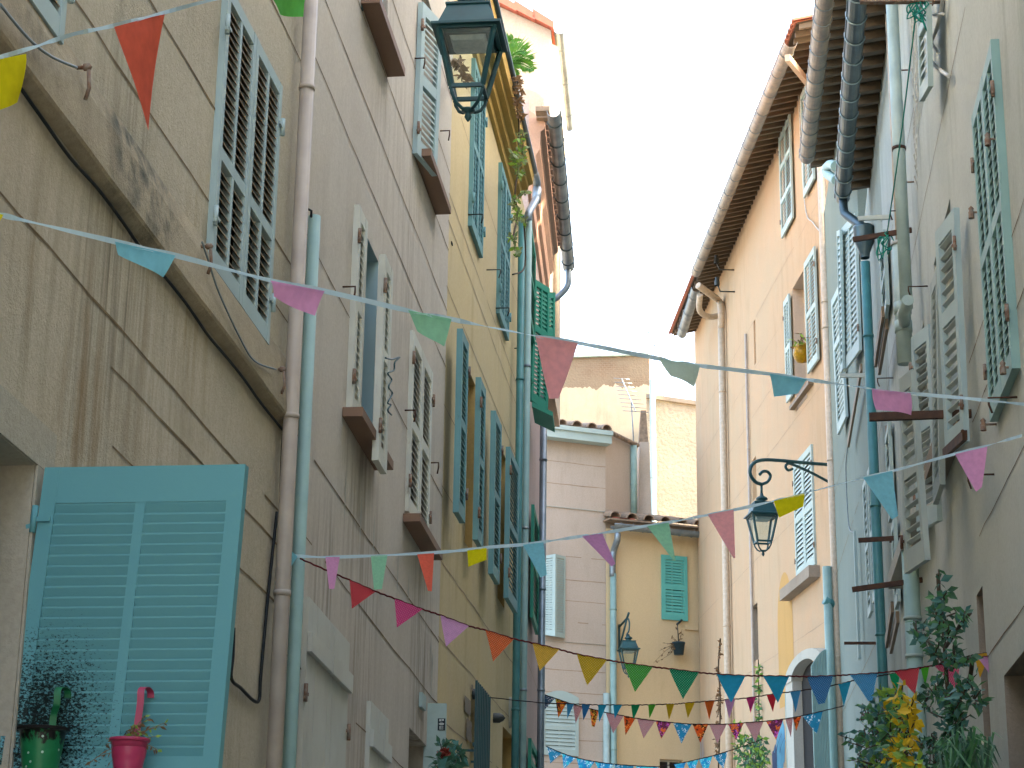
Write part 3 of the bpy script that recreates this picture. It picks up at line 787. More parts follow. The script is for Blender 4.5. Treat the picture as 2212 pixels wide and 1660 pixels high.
# ajar leaves of the top row
pleaf(h2, T(1, 0, 490, 990), L2, .04, (2480, 2300), [(914, 4), (957, 50), T(1, 0, 618, 1142), T(1, 0, 490, 992)], M['sh_grey'], cols=1, rails=(.5,), slat=.05, stile=.075, rail=.1, hinge='L', smat=M['sh_pale'], label='grey-white louvred shutter leaf standing ajar over a brown sill')
pleaf(h2, T(1, 0, 200, 110), L2, .04, (2100, 2300), [(800, -205), (826, -165), T(1, 0, 272, 235), T(1, 0, 205, 120)], M['sh_grey'], cols=1, rails=(.5,), slat=.05, stile=.075, rail=.1, hinge='R', smat=M['sh_pale'])
sill(h2, L2, (1.42, 2.42, 7.93, 7.99), .13); sill(h2, L2, (3.6, 4.66, 7.9, 7.96), .13)
# middle row: half-open pair, and closed pair
r = uvr(L2, (765, 433), (784, 480)); wleaf(h2, L2, (r[0], r[1] - .02, 5.10, 6.5), M['sh_worn'], .04, cols=1, rails=(.47,), slat=.05, stile=.07, rail=.09, hinge='L')
o0 = .15; a = L2.uv((833, 549), o0); c = L2.uv((831, 1017), o0)
wleaf(h2, L2, (a[0], max(c[0], a[0] + .3), c[1], a[1]), M['sh_worn'], o0, th=.045, cols=1, rails=(.47,), slat=.05, stile=.075, rail=.09, hinge='L')
m_ = (win['M2'][0] + win['M2'][1]) / 2
wleaf(h2, L2, (win['M2'][0] - .03, m_ - .003, 5.1, 6.5), M['sh_worn'], .03, cols=1, rails=(.5,), slat=.05, stile=.06, rail=.09, hinge='L')
wleaf(h2, L2, (m_ + .003, win['M2'][1] + .03, 5.1, 6.5), M['sh_worn'], .03, cols=1, rails=(.5,), slat=.05, stile=.06, rail=.09, hinge='R')
sill(h2, L2, (1.36, 2.46, 5.03, 5.09), .13); sill(h2, L2, (3.58, 4.66, 5.0, 5.06), .13)
for q in (p1, p2):
    m_ = (q[0] + q[1]) / 2
    for a, c, hg in ((q[0] - .03, m_ - .004, 'L'), (m_ + .004, q[1] + .03, 'R')):
        wleaf(h2, L2, (a, c, .3, q[3] + .03), M['plank'], .03, plank=True, rails=(.075, .93), hinge=hg)
# meter plaque, hooks, putty
b = MB(); q = uvr(L2, T(1, 2, 500, 1175), T(1, 2, 522, 1300)); b.fbox(L2.pt, q[0], q[1], q[2] + .12, q[3] - .1, .003, .03); b.build('plaque', M['sh_pale'], h2)
for p in (T(1, 0, 475, 380), T(1, 1, 8, 200), T(1, 1, 410, 1000), T(1, 1, 565, 1340), T(1, 0, 640, 850)): hookiron(h2, L2, p, .08, M['rust'])
b = MB()
for p in (T(1, 1, 20, 1560), T(1, 2, 120, 60), T(1, 2, 205, 160), T(1, 2, 430, 520), T(1, 2, 360, 420), T(1, 2, 575, 930), T(1, 2, 585, 1010), T(1, 2, 578, 1130)):
    u, v = L2.uv(p); hh = RN.uniform(.12, .2)
    b = MB(); b.poly([L2.pt(u, v - hh, .004), L2.pt(u + .018, v - hh * .3, .004), L2.pt(u + .024, v + hh * .4, .004), L2.pt(u + .006, v + hh, .004), L2.pt(u - .018, v + hh * .2, .004)]); b.build('filler_patch', M['white_render'], h2)
# tangled cord on the open leaf
b = MB(); pts = [V(L2.hit(T(1, 1, x, y), .2)) for x, y in ((285, 660), (330, 670), (378, 655), (345, 690), (340, 740), (300, 760), (325, 800), (305, 850), (330, 890), (300, 950), (320, 965), (300, 1000), (325, 1030))]
b.tube(spline(pts, 4), .006, 5); b.build('cord', M['iron'], h2)
# pale cable cover at the party line, with its sticker
b = MB(); q = uvr(L2, T(1, 2, 588, 1245), T(1, 2, 640, 1245), o=.03); zt = L2.uv(T(1, 2, 610, 1245), .05)[1]
c0 = L3.hit(T(1, 2, 612, 1245), .05); W_ = Wall(c0, None, d=V((1, 0, 0)))
b.fbox(lambda a, v, o: V((c0.x + a, c0.y - o, v)), -.085, .085, 0, c0.z, -.03, .05)
cd = b.build('cable_cover', M['pvc_pale'], h2); cd['label'] = 'pale blue-grey box duct with a small dark sticker'
b = MB(); zz = [L3.hit(T(1, 2, 625, y), .05).z for y in (1357, 1436)]
fn = lambda a, v, o: V((c0.x + a, c0.y - o, v))
b.fbox(fn, .02, .078, zz[1], zz[0], .051, .054, 0)
hS = zz[0] - zz[1]
for a0, a1, f0, f1 in ((.032, .066, .06, .10), (.032, .042, .06, .24), (.056, .066, .10, .2), (.042, .056, .18, .22), (.030, .068, .40, .52), (.038, .06, .36, .56), (.034, .064, .64, .67), (.034, .064, .72, .75), (.034, .064, .80, .83), (.034, .064, .88, .91), (.034, .041, .64, .93)):
    b.fbox(fn, a0, a1, zz[0] - hS * f1, zz[0] - hS * f0, .0545, .056, 1)
b.build('sticker', [M['sticker'], M['sticker_white']], cd)
# ------------------------------------------------------------------ L3, ochre house
h3 = house('ochre yellow house on the left with faded blue louvred shutters and a moulded cornice', L3, 3)
u3 = L3.uv((1133, 1000))[0]
ra = (1.33, 2.15, 8.33, 10.0, .12); rb_ = (3.72, 4.62, 8.27, 9.93, .12)
o1 = uvr(L3, T(1, 1, 825, 660), T(1, 1, 860, 745)); o2 = uvr(L3, T(1, 1, 1028, 1140), T(1, 1, 1063, 1225))
op1 = (o1[0], o1[1] + .12, 5.35, 6.98, .3, 2); op2 = (o2[0], o2[1] + .12, 5.33, 6.96, .3, 2)
gr = uvr(L3, T(1, 2, 838, 1200), T(1, 2, 965, 1200)); gtop = L3.uv(T(1, 2, 850, 1190))[1]
gi = (gr[0], gr[1] - .1, .2, gtop, .3)
lo3 = uvr(L3, T(1, 2, 1045, 1385), T(1, 2, 1120, 1468)); lo3 = (lo3[0], lo3[1], .2, L3.uv(T(1, 2, 1082, 1427))[1], .35, 2)
facade(h3, L3, 0.0, u3 + .25, -1, 10.55, [ra, rb_, op1, op2, gi, lo3], [M['wall_L3'], M['groove_soft'], M['reveal_yellow']],
       grooves=[3.0, 3.62, 4.25, 4.88, 7.25, 7.85, 8.1, 9.1, (5.5, 0, 1.0), (6.2, 0, 1.0), (9.6, 0, 1.2), (2.4, 0, 3)], gw=.012)
for q in (ra, rb_, op1, op2, gi, lo3): window(h3, L3, q, M['sh_blue'])
for q in (ra, rb_):
    m_ = (q[0] + q[1]) / 2
    for a, c, hg in ((q[0] - .03, m_ - .003, 'L'), (m_ + .003, q[1] + .03, 'R')):
        wleaf(h3, L3, (a, c, q[2] - .03, q[3] + .02), M['sh_blue'], .04, cols=2, rails=(.5,), slat=.055, stile=.045, rail=.08, hinge=hg, hm=M['sh_blue'], up=True)
def l3leaf(tl, br, off=.13, hg='R'):
    a, c = L3.uv(tl, off), L3.uv(br, off)
    wleaf(h3, L3, (a[0], max(c[0], a[0] + .40), min(c[1], a[1] - 1.5) if c[1] > a[1] - 1.4 else c[1], a[1]), M['sh_blue'], off, th=.05, cols=1, rails=(.5,), slat=.05, stile=.06, rail=.09, hinge=hg, hm=M['rust_light'])
l3leaf((999.6, 710), (1005, 1131), .14); l3leaf((1039, 815), (1044, 1186), .14, 'L')
l3leaf((1071, 887), (1079, 1263), .14); l3leaf((1102.6, 965), (1117.6, 1325), .14, 'L')
# cornice
prof = [(0, 10.08), (.035, 10.10), (.045, 10.17), (.09, 10.19), (.10, 10.26), (.16, 10.28), (.17, 10.33), (.22, 10.35), (.23, 10.47), (0, 10.56)]
b = MB(); K = 24; ue = L3.uv(T(1, 0, 1240, 1300), .22)[0]
for i in range(K):
    a, c = (ue) * i / K, (ue) * (i + 1) / K
    for (o0, v0_), (o1_, v1_) in zip(prof[:-1], prof[1:]): b.poly([L3.pt(a, v0_, o0 + .002), L3.pt(c, v0_, o0 + .002), L3.pt(c, v1_, o1_ + .002), L3.pt(a, v1_, o1_ + .002)])
for u in (0, ue): b.poly([L3.pt(u, v, o + .002) for o, v in prof])
b.build('cornice', M['cornice_ochre'], h3)
b = MB(); b.tube([L3.pt(0, 10.51, .24), L3.pt(ue, 10.51, .24)], .035, 8); b.build('gutter', M['zinc_dark'], h3)
# pipes at the end of the ochre house
vpipe(h3, L3, T(1, 1, 1157, 800), T(1, 0, 0, 1400)[1], None, .10, .042, M['pvc_blue'], (T(1, 1, 0, 800)[1], T(1, 2, 0, 1280)[1]), name='downpipe')
q = [L3.hit(T(1, 0, x, y), .17) for x, y in ((1205, 1095), (1250, 1120), (1266, 1180), (1268, 1250), (1262, 1290), (1235, 1340), (1212, 1385), (1210, 1430))]
b = MB(); b.tube(spline(q, 4), .045, 12); b.tube([q[3] + V((0, 0, .05)), q[4] - V((0, 0, .03))], .055, 12); sw = b.build('downpipe', M['zinc'], h3)
vpipe(h3, L3, T(1, 1, 1203, 800), T(1, 0, 0, 1400)[1], None, .17, .037, M['pvc_teal'], (T(1, 1, 0, 715)[1], T(1, 2, 0, 105)[1], T(1, 2, 0, 1155)[1]), cm=M['zinc'], name='downpipe')
# iron grille in front of the low window
b = MB()
zb = 0.2
for k, (x, y) in enumerate(((876, 1092), (886, 1105), (897, 1118), (909, 1132), (919, 1145), (929, 1158), (939, 1171), (949, 1184), (960, 1198))):
    u, v = L3.uv(T(1, 2, x, y), .16); b.bar(L3.pt(u, zb, .16), L3.pt(u, v, .16), .022, .022, L3.n)
    if k == 0: ua, va = u, v
uz = u
for v in (va - .55, va - 1.35, va - 2.2): b.bar(L3.pt(ua - .05, v, .145), L3.pt(uz + .05, v, .145), .012, .03)
for u in (ua, uz): b.bar(L3.pt(u, va - .6, 0), L3.pt(u, va - .6, .16), .02, .02)
b.build('window_grille', M['iron'], h3)
b = MB(); 
for (x0, y0, x1, y1) in ((790, 1185, 832, 1330), (800, 1330, 836, 1500), (832, 1110, 848, 1165)):
    a, c = L3.uv(T(1, 2, x0, y0)), L3.uv(T(1, 2, x1, y1)); N = 9
    Lp = [(a[0] + RN.uniform(0, .05), a[1] + (c[1] - a[1]) * i / N) for i in range(N + 1)]; Rp = [(c[0] - RN.uniform(0, .06), a[1] + (c[1] - a[1]) * i / N) for i in range(N + 1)]
    for i in range(N): b.poly([L3.pt(*Lp[i], .012), L3.pt(*Rp[i], .012), L3.pt(*Rp[i + 1], .012), L3.pt(*Lp[i + 1], .012)])
b.build('bare_masonry', M['stone'], h3)
b = MB(); q = L3.hit(T(1, 2, 1088, 1300)); b.lathe(q, [(.001, .09), (.05, .08), (.08, .05), (.09, .0)], 14, (L3.d, V((0, 0, 1.9)), L3.n)); b.build('bulkhead_light', M['white_render'], h3)
for p in (T(1, 1, 940, 90), T(1, 1, 1120, 598), T(1, 0, 820, 1392), T(1, 1, 1000, 338), T(1, 1, 1240, 705)): hookiron(h3, L3, p, .14, M['iron_black'])
b = MB(); q = uvr(L3, T(1, 0, 710, 1530), T(1, 0, 720, 1610)); b.fbox(L3.pt, q[0], q[0] + .06, q[2], q[3] - .05, .003, .01); b.build('vent', M['shade_in'], h3)
for p in (T(1, 2, 850, 1180), T(1, 2, 985, 1335)):
    b = MB(); q = L3.hit(p); b.lathe(q, [(.05, 0), (.05, .06), (.03, .1), (.001, .12)], 12, (L3.d, V((0, 0, 1)), L3.n)); b.build('junction_box', M['iron_black'], h3)
# ------------------------------------------------------------------ L4, rose house behind, with green shutters, salmon cornice and gutter
h4 = house('rose-pink house with green shutters and a salmon cornice, behind the zinc downpipes on the left', L4, 2)
GO4 = .33; u4 = L4.uv(T(1, 1, 1400, 180), .2)[0]
vg = [L4.uv(T(1, 0, 1375, 720), GO4), L4.uv(T(1, 0, 1455, 1640), GO4), L4.uv(T(1, 1, 1470, 110), GO4)]; print('L4 gutter', vg, 'u4', u4)
vt = vg[0][1]
facade(h4, L4, 0.05, u4, -1, vt + .35, [], [M['wall_L4'], M['groove_soft']], back=6, grooves=[3.5, 4.4, 5.3])
b = MB(); prof = [(0, vt - .95), (.035, vt - .93), (.04, vt - .7), (.08, vt - .66), (.09, vt - .42), (.14, vt - .34), (.15, vt - .10), (.20, vt - .06), (.205, vt + .03), (0, vt + .2)]
for (o0, v0_), (o1_, v1_) in zip(prof[:-1], prof[1:]): b.poly([L4.pt(.03, v0_, o0 + .002), L4.pt(u4, v0_, o0 + .002), L4.pt(u4, v1_, o1_ + .002), L4.pt(.03, v1_, o1_ + .002)])
for u in (.03, u4): b.poly([L4.pt(u, v, o + .002) for o, v in prof])
b.build('cornice', M['cornice_salmon'], h4)
gutter(h4, L4.pt(vg[0][0], vt, GO4), L4.pt(vg[2][0], vt, GO4), L4.n, .085, M['zinc'], 9, M['zinc_dark'])
b = MB(); u = vg[0][0] + .1
while u < u4: 
    b.fbox(L4.pt, u, u + .16, vt + .05, vt + .11, .1, .27); u += .21
b.build('tile_edge', M['tile_old'], h4)
b = MB(); q0 = L4.pt(vg[2][0] - .1, vt - .06, GO4)
b.tube(spline([q0, q0 - V((0, 0, .25)), q0 - V((0, 0, .42)) - L4.n * .12, q0 - V((0, 0, .55)) - L4.n * .3], 5), .045, 12); b.build('downpipe', M['zinc'], h4)
vpipe(h4, L4, T(1, 1, 1308, 1250), T(1, 1, 0, 900)[1], None, .12, .047, M['zinc'], (T(1, 1, 0, 1320)[1], T(1, 2, 0, 500)[1], T(1, 2, 0, 1155)[1]), name='downpipe')
cs = [(1156, 603), (1188, 623), (1184, 888), (1148, 865)]
pleaf(h4, (1150, 740), L4, .05, (3440, 2120), cs, M['sh_green'], cols=2, rails=(.4,), slat=.055, stile=.05, rail=.08, hinge='L', hm=M['sh_green'])
P_ = Wall(L4.hit((1150, 740), .05) + L4.d * .9, (3440, 2120)); P_.n = -P_.n if P_.n.y > 0 else P_.n
leaf(h4, [P_.hit(c) for c in ((1176, 632), (1200, 632), (1199, 728), (1176, 728))], P_.n, M['sh_green'], cols=1, slat=.055)
b = MB(); A = Wall(L4.hit((1150, 740), .05), (3440, 2120)); q0, q1 = A.hit((1149, 868)), A.hit((1194, 890))
b.hexa([q0, q1, q1 + L4.d * .75, q0 + L4.d * .75] + [x - V((0, 0, .06)) for x in (q0, q1, q1 + L4.d * .75, q0 + L4.d * .75)]); b.build('balcony_board', M['sh_green'], h4)
for (tl, br) in (((1146, 462), (1156, 745)), ((1154.5, 1090), (1163, 1372)), ((1148, 1595), (1163, 1720))):
    a, c = L4.uv(tl, .08), L4.uv(br, .08); wleaf(h4, L4, (a[0], c[0], c[1], a[1]), M['sh_green'], .08, cols=1, rails=(.5,), slat=.06)
# house above the ochre roof, right side sunlit
h5 = house('tall grey-beige house end rising above the ochre roof, red verge tiles along its sloping top', L5, -1)
uA = L5.uv((1190, 66)); uB = L5.uv((1030, -8)); 
b = MB(); e0 = L5.uv((1190, 66)); dep = L5s.d * 4.0
tl, tr = L5.pt(uB[0], uB[1]), L5.pt(0, uA[1]); bl, br = L5.pt(uB[0], 11.5), L5.pt(0, 11.5)
for f in ([bl, br, tr, tl], [br, br + dep, tr + dep, tr], [bl, bl + dep, tl + dep, tl], [bl + dep, br + dep, tr + dep, tl + dep], [tl, tr, tr + dep, tl + dep]): b.poly(f)
b.build('wall', M['wall_L5'], h5)
b = MB(); K = 4
for k in range(K):
    a, c = tl.lerp(tr, k / K), tl.lerp(tr, (k + 1) / K + .03); z = V((0, 0, .03 + .05 * (0 if k < 0 else 0)))
    s = V((0, -.12, 0)); t_ = V((0, 0, .20)); t2 = V((0, 0, .13))
    b.hexa([a + s + t2 * .2, c + s + t2 * .0, c + s + t2, a + s + t_, a + dep + t2 * .2, c + dep, c + dep + t2, a + dep + t_])
b.build('roof_verge', M['tile_red'], h5)
gutter(h5, tr + V((.14, -.1, -.02)), tr + dep + V((.14, 0, -.02)), V((1, 0, 0)), .10, M['zinc'], 3)
b = MB(); b.poly([br + V((0, 0, 0))] * 3) if False else None
q = [tr + V((0, .02, -.25)), tr + V((.12, .02, -.3)), tr + V((.14, .02, -.55)), tr + V((.06, .02, -.75)), tr + V((0, .02, -.85))]
b.poly(q); b.poly([x + dep for x in q])
for a, c in zip(q[:-1], q[1:]): b.poly([a, c, c + dep, a + dep])
b.build('cornice', M['wall_L5'], h5)
b = MB(); b.tube([br + dep * .3 + V((.06, 0, .3)), tr + dep * .3 + V((.06, 0, -1.6))], .05, 10); b.build('downpipe', M['pvc_cream'], h5)
# rounded parapet end above the ochre roof
pu = [L4.hit(p, 0.0) for p in ((1177, 320), (1177, 205))]
b = MB(); W_ = Wall(L4.pt(.06, 0), None, d=V((1, 0, 0))); W_.n = V((0, -1, 0))
pts = [T(1, 0, 1225, 830), T(1, 0, 1310, 660), T(1, 0, 1312, 645), T(1, 0, 1270, 605), T(1, 0, 1210, 580), T(1, 0, 1150, 572), T(1, 0, 1100, 590), T(1, 0, 1080, 620), T(1, 0, 1100, 830)]
A_ = [W_.hit(p) for p in pts]; b.poly(A_); b.poly([x + V((0, .5, 0)) for x in A_])
for i in range(len(A_)): b.poly([A_[i], A_[(i + 1) % len(A_)], A_[(i + 1) % len(A_)] + V((0, .5, 0)), A_[i] + V((0, .5, 0))])
b.build('parapet', M['wall_L5'], h4)
# ------------------------------------------------------------------ C1 / C2 and the houses at the end of the street
hc1 = house('pale pink house closing the street, with a white box gutter and a tiled roof edge', CC, -1.5)
ul = CC.uv((1120, 1300))[0]; vt1 = CC.uv((1250, 958))[1]
cw1 = uvr(CC, (1178, 1200), (1206, 1372)); cw2 = uvr(CC, (1180, 1510), (1244, 1630))
facade(hc1, CC, ul, 0, -1, vt1, [cw1 + (.2,), cw2 + (.14,)], [M['wall_C1'], M['groove_soft']], back=7, grooves=[CC.uv((1250, y))[1] for y in (1003, 1050, 1205, 1255, 1300, 1346, 1450, 1498, 1552, 1600, 1650)], gw=.02)
window(hc1, CC, cw1 + (.2,)); window(hc1, CC, cw2 + (.14,))
b = MB(); q = uvr(CC, (1182, 1092), (1308, 1108)); b.fbox(CC.pt, ul, 0, q[2] + .03, q[3] - .03, .003, .03)
q = uvr(CC, (1182, 1382), (1320, 1400)); b.fbox(CC.pt, ul, 0, q[2] + .06, q[3] - .03, .003, .03); b.build('string_course', M['white_render'], hc1)
# canted side wall with sloping tiled verge
us = C1s.uv((1371, 960))[0]; va_, vb_ = C1s.uv((1309, 934))[1], C1s.uv((1371, 964))[1]
b = MB()
A_ = [C1s.pt(0, 0), C1s.pt(us, 0), C1s.pt(us, vb_), C1s.pt(0, va_)]
b.poly(A_); b.poly([x - C1s.n * 4 for x in A_]); b.poly([A_[2], A_[3], A_[3] - C1s.n * 4, A_[2] - C1s.n * 4]); b.poly([A_[1], A_[2], A_[2] - C1s.n * 4, A_[1] - C1s.n * 4])
b.build('side_wall', M['wall_C1'], hc1)
b = MB(); b.fbox(CC.pt, ul, .0, vt1 - .02, vt1 + .20, .05, .38); b.fbox(CC.pt, ul, .02, vt1 + .20, vt1 + .32, .09, .43); b.build('box_gutter', M['sh_pale'], hc1)
def tiles(root, W, u0, u1, v, o0, step, r, m, back=1.2, rise=.3, lab=None):
    b = MB(); u = u0 + r
    while u < u1:
        for k in range(2):
            A_ = []
            for s in (0, 1):
                o = o0 - back * (k + s) / 2 - (0 if s == 0 else .0); rr = r * (1 - .12 * s) * RN.uniform(.93, 1.05); vv = v + rise * (k + s) / 2 + (.02 if s == 0 else 0)
                A_.append([W.pt(u + rr * math.cos(math.pi * j / 8), vv + rr * .95 * math.sin(math.pi * j / 8), o) for j in range(9)])
                A_.append([W.pt(u + rr * .84 * math.cos(math.pi * j / 8), vv + rr * .8 * math.sin(math.pi * j / 8), o) for j in range(9)])
            for j in range(8):
                b.poly([A_[0][j], A_[0][j + 1], A_[2][j + 1], A_[2][j]], 0, smooth=True); b.poly([A_[1][j], A_[1][j + 1], A_[3][j + 1], A_[3][j]], 0, smooth=True)
                b.poly([A_[0][j], A_[0][j + 1], A_[1][j + 1], A_[1][j]], 0)
        u += step
    b.fbox(W.pt, u0, u1, v - .05, v - .005, o0 - back, o0 - .02)
    return b.build('roof', m, root)
tiles(hc1, CC, ul, .05, vt1 + .34, .40, .44, .15, M['tile_old'], 4.0, 1.0)
b = MB(); N = 12
for k in range(N):
    a, c = C1s.pt(us * k / N, va_ + (vb_ - va_) * k / N, .1), C1s.pt(us * (k + 1.1) / N, va_ + (vb_ - va_) * (k + 1) / N, .1)
    b.tube([a + V((0, 0, .0)), c], [.07, .06], 10)
b.build('verge_tiles', M['tile_old'], hc1)
# its shutters: upper pair folded out in a V, lower pair closed under an arched head
Pa = (1182, 1198)
leaf(hc1, [CC.pt(*CC.uv((1166, 1203)), .05), CC.pt(*CC.uv((1200, 1197), .30), .30), CC.pt(*CC.uv((1199, 1375), .30), .30), CC.pt(*CC.uv((1166, 1371)), .05)], CC.n, M['sh_pale'], cols=1, slat=.06, stile=.07, hinge='L')
leaf(hc1, [CC.pt(*CC.uv((1200, 1197), .31), .31), CC.pt(*CC.uv((1222, 1203), .06), .06), CC.pt(*CC.uv((1221, 1379), .06), .06), CC.pt(*CC.uv((1199, 1375), .31), .31)], CC.n, M['sh_pale'], cols=1, slat=.06, stile=.08)
r = cw2; m_ = (r[0] + r[1]) / 2
for a, c in ((r[0] - .05, m_ + .05), (m_ + .05, r[1] + .05)): pass
wleaf(hc1, CC, (r[0] - .15, r[1] + .05, r[2] - .05, r[3] + .02), M['sh_pale'], .06, cols=1, rails=(.52,), slat=.095, stile=.10, rail=.12)
b = MB(); N = 10
A_ = [CC.pt(r[0] - .15 + (r[1] - r[0] + .2) * i / N, r[3] + .02, .06) for i in range(N + 1)]; B_ = [CC.pt(r[0] - .15 + (r[1] - r[0] + .2) * i / N, r[3] + .06 + .16 * math.sin(math.pi * i / N), .06) for i in range(N + 1)]
for i in range(N): b.poly([A_[i], A_[i + 1], B_[i + 1], B_[i]]); b.poly([x - CC.n * .05 for x in (A_[i], A_[i + 1], B_[i + 1], B_[i])]); b.poly([B_[i], B_[i + 1], B_[i + 1] - CC.n * .05, B_[i] - CC.n * .05])
b.build('arched_head', M['sh_pale'], hc1)
vpipe(hc1, CC, T(1, 2, 1718, 1400), T(1, 2, 0, 1175)[1], None, .08, .085, M['pvc_pale'], (), name='downpipe')
vpipe(hc1, C1s, T(1, 1, 1895, 1500), T(1, 1, 0, 1230)[1], T(1, 2, 0, 40)[1], .08, .09, M['pvc_teal'], (T(1, 1, 0, 1480)[1],), name='downpipe')
b = MB(); q = C1s.hit((1377, 970)); b.hexa([q + V((.0, 0, -3.4)), q + V((.42, 0, -3.4)), q + V((.32, 0, .2)), q + V((.06, 0, .2))] + [x + V((0, 1.2, 0)) for x in (q + V((.0, 0, -3.4)), q + V((.42, 0, -3.4)), q + V((.32, 0, .2)), q + V((.06, 0, .2)))])
q2 = q + V((.04, 0, .2)); b.hexa([q2, q2 + V((.26, 0, 0)), q2 + V((.2, 0, .9)), q2 + V((.06, 0, .9))] + [x + V((0, .35, 0)) for x in (q2, q2 + V((.26, 0, 0)), q2 + V((.2, 0, .9)), q2 + V((.06, 0, .9)))], 1)
b.build('chimney', [M['wall_C1'], M['tile_old']], hc1)
# C2
hc2 = house('warm yellow house at the end of the street with turquoise shutters and a tile eave', CC, 1.5)
k0, k1 = CC.uv((1325, 1300))[0], CC.uv((1506, 1300))[0]; vt2 = CC.uv((1400, 1150))[1]
cw3 = uvr(CC, (1432, 1206), (1480, 1338)); cw4 = uvr(CC, (1425, 1640), (1476, 1700))
facade(hc2, CC, .02, k1 + .6, -1, vt2, [cw3 + (.14,), cw4 + (.2,)], [M['wall_C2'], M['groove_soft']], back=6, grooves=())
window(hc2, CC, cw3 + (.14,)); window(hc2, CC, cw4 + (.2,))
r = uvr(CC, (1427, 1199), (1484, 1343)); wleaf(hc2, CC, r, M['sh_turq'], .06, cols=1, rails=(.5,), slat=.075, stile=.11, rail=.12)
gutter(hc2, CC.pt(CC.uv((1309, 1141))[0], vt2 + .02, .38), CC.pt(k1 + .2, vt2 + .02, .38), CC.n, .13, M['zinc'], 8)
tiles(hc2, CC, CC.uv((1302, 1141))[0], k1 + .4, vt2 + .20, .42, .50, .17, M['tile_old'], 4.5, 1.2)
q = [CC.hit(T(1, 2, x, y), o) for x, y, o in ((1790, 140, .36), (1788, 180, .36), (1765, 250, .1), (1758, 300, .1), (1757, 420, .1))]
b = MB(); b.tube(spline(q, 4), .085, 10); b.build('downpipe', M['zinc'], hc2)
vpipe(hc2, CC, T(1, 2, 1762, 900), T(1, 2, 0, 400)[1], None, .1, .085, M['pvc_teal'], (T(1, 2, 0, 630)[1], T(1, 2, 0, 980)[1], T(1, 2, 0, 1540)[1]), name='downpipe')
b = MB(); q = uvr(CC, (1325, 1349), (1500, 1353)); b.fbox(CC.pt, CC.uv((1478, 1350))[0], k1, q[2], q[3], .003, .05); b.build('ledge', M['wall_C2'], hc2)
# stacked red tiles lying on its roof
t = thing('roof_tile', 'red clay tiles lying loose on the lichened roof edge above the yellow house', 'roof tiles', CC.hit((1330, 1128), .3))
b = MB()
for x0, x1, y in ((1316, 1354, 1124), (1318, 1356, 1118), (1352, 1366, 1127)):
    a, c = CC.hit((x0, y), -.2), CC.hit((x1, y), -.2)
    ring = lambda q: [q + CC.n * (.17 * math.cos(math.pi * j / 6)) + V((0, 0, .12 * math.sin(math.pi * j / 6))) for j in range(7)]
    A_, B_ = ring(a), ring(c)
    for j in range(6): b.poly([A_[j], A_[j + 1], B_[j + 1], B_[j]], 0, smooth=True)
b.build('tile_shell', M['tile_red'], t)
# B3 and B4, the tall houses behind
hb3 = house('tall cream house far behind, bare worn brick along its top', B3, 0, 'tall_house')
r = uvr(B3, (1100, 773), (1403, 830)); vb = B3.uv((1250, 838))[1]
b = MB(); N = 120
top = [B3.pt(r[0] + (r[1] - r[0]) * i / N, r[3] + .06 * noise.noise(V((i * .2, 0, 0))) - .1 + .25 * (i / N) * 0) for i in range(N + 1)]
mid = [B3.pt(r[0] + (r[1] - r[0]) * i / N, vb + .22 * noise.noise(V((i * .12, 3, 0))) + .10 * noise.noise(V((i * .5, 9, 0)))) for i in range(N + 1)]
for i in range(N):
    b.poly([mid[i], mid[i + 1], top[i + 1], top[i]], 1)
    b.poly([B3.pt(r[0] + (r[1] - r[0]) * i / N, 0), B3.pt(r[0] + (r[1] - r[0]) * (i + 1) / N, 0), mid[i + 1], mid[i]], 0)
    b.poly([top[i], top[i + 1], top[i + 1] - B3.n * 6, top[i] - B3.n * 6], 1)
b.poly([B3.pt(r[1], 0), top[-1], top[-1] - B3.n * 6, B3.pt(r[1], 0, -6)], 0); b.poly([B3.pt(r[0], 0), top[0], top[0] - B3.n * 6, B3.pt(r[0], 0, -6)], 0)
b.build('wall', [M['wall_B3'], M['brick']], hb3)
b = MB(); b.fbox(B3.pt, r[0], r[1] + .1, r[3] - .09, r[3] + .0, -6, .12); b.build('coping', M['pvc_pale'], hb3)
hb4 = house('rough stone-rendered house far behind with a thin slab coping, by the tall white pipe', B4, 0, 'tall_house')
a, c = B4.uv((1396, 862)), B4.uv((1540, 882))
b = MB(); bb = MB()
A_ = [B4.pt(a[0], 0), B4.pt(c[0], 0), B4.pt(*c), B4.pt(*a)]; N = 24; K = 40
for i in range(N):
    for j in range(K):
        f = lambda x, y: (A_[0] * (1 - x) + A_[1] * x) * (1 - y) + (A_[3] * (1 - x) + A_[2] * x) * y
        g = lambda x, y: f(x, y) + B4.n * (.0)
        b.poly([g(i / N, j / K), g((i + 1) / N, j / K), g((i + 1) / N, (j + 1) / K), g(i / N, (j + 1) / K)], 0, smooth=True)
b.poly([A_[3], A_[2], A_[2] - B4.n * 6, A_[3] - B4.n * 6]); b.poly([A_[0], A_[3], A_[3] - B4.n * 6, A_[0] - B4.n * 6])
b.build('wall', M['wall_B4'], hb4)
b = MB(); a2, c2 = B4.pt(a[0], a[1] + .0, .14), B4.pt(c[0], c[1], .14)
b.hexa([a2, c2, c2 - B4.n * 6, a2 - B4.n * 6] + [x + V((0, 0, .14)) for x in (a2, c2, c2 - B4.n * 6, a2 - B4.n * 6)]); b.build('coping', M['stone'], hb4)
vpipe(hb4, B4, T(1, 1, 2018, 1100), T(1, 1, 0, 800)[1], None, .25, .10, M['pvc_pale'], (T(1, 1, 0, 1440)[1],), name='downpipe')
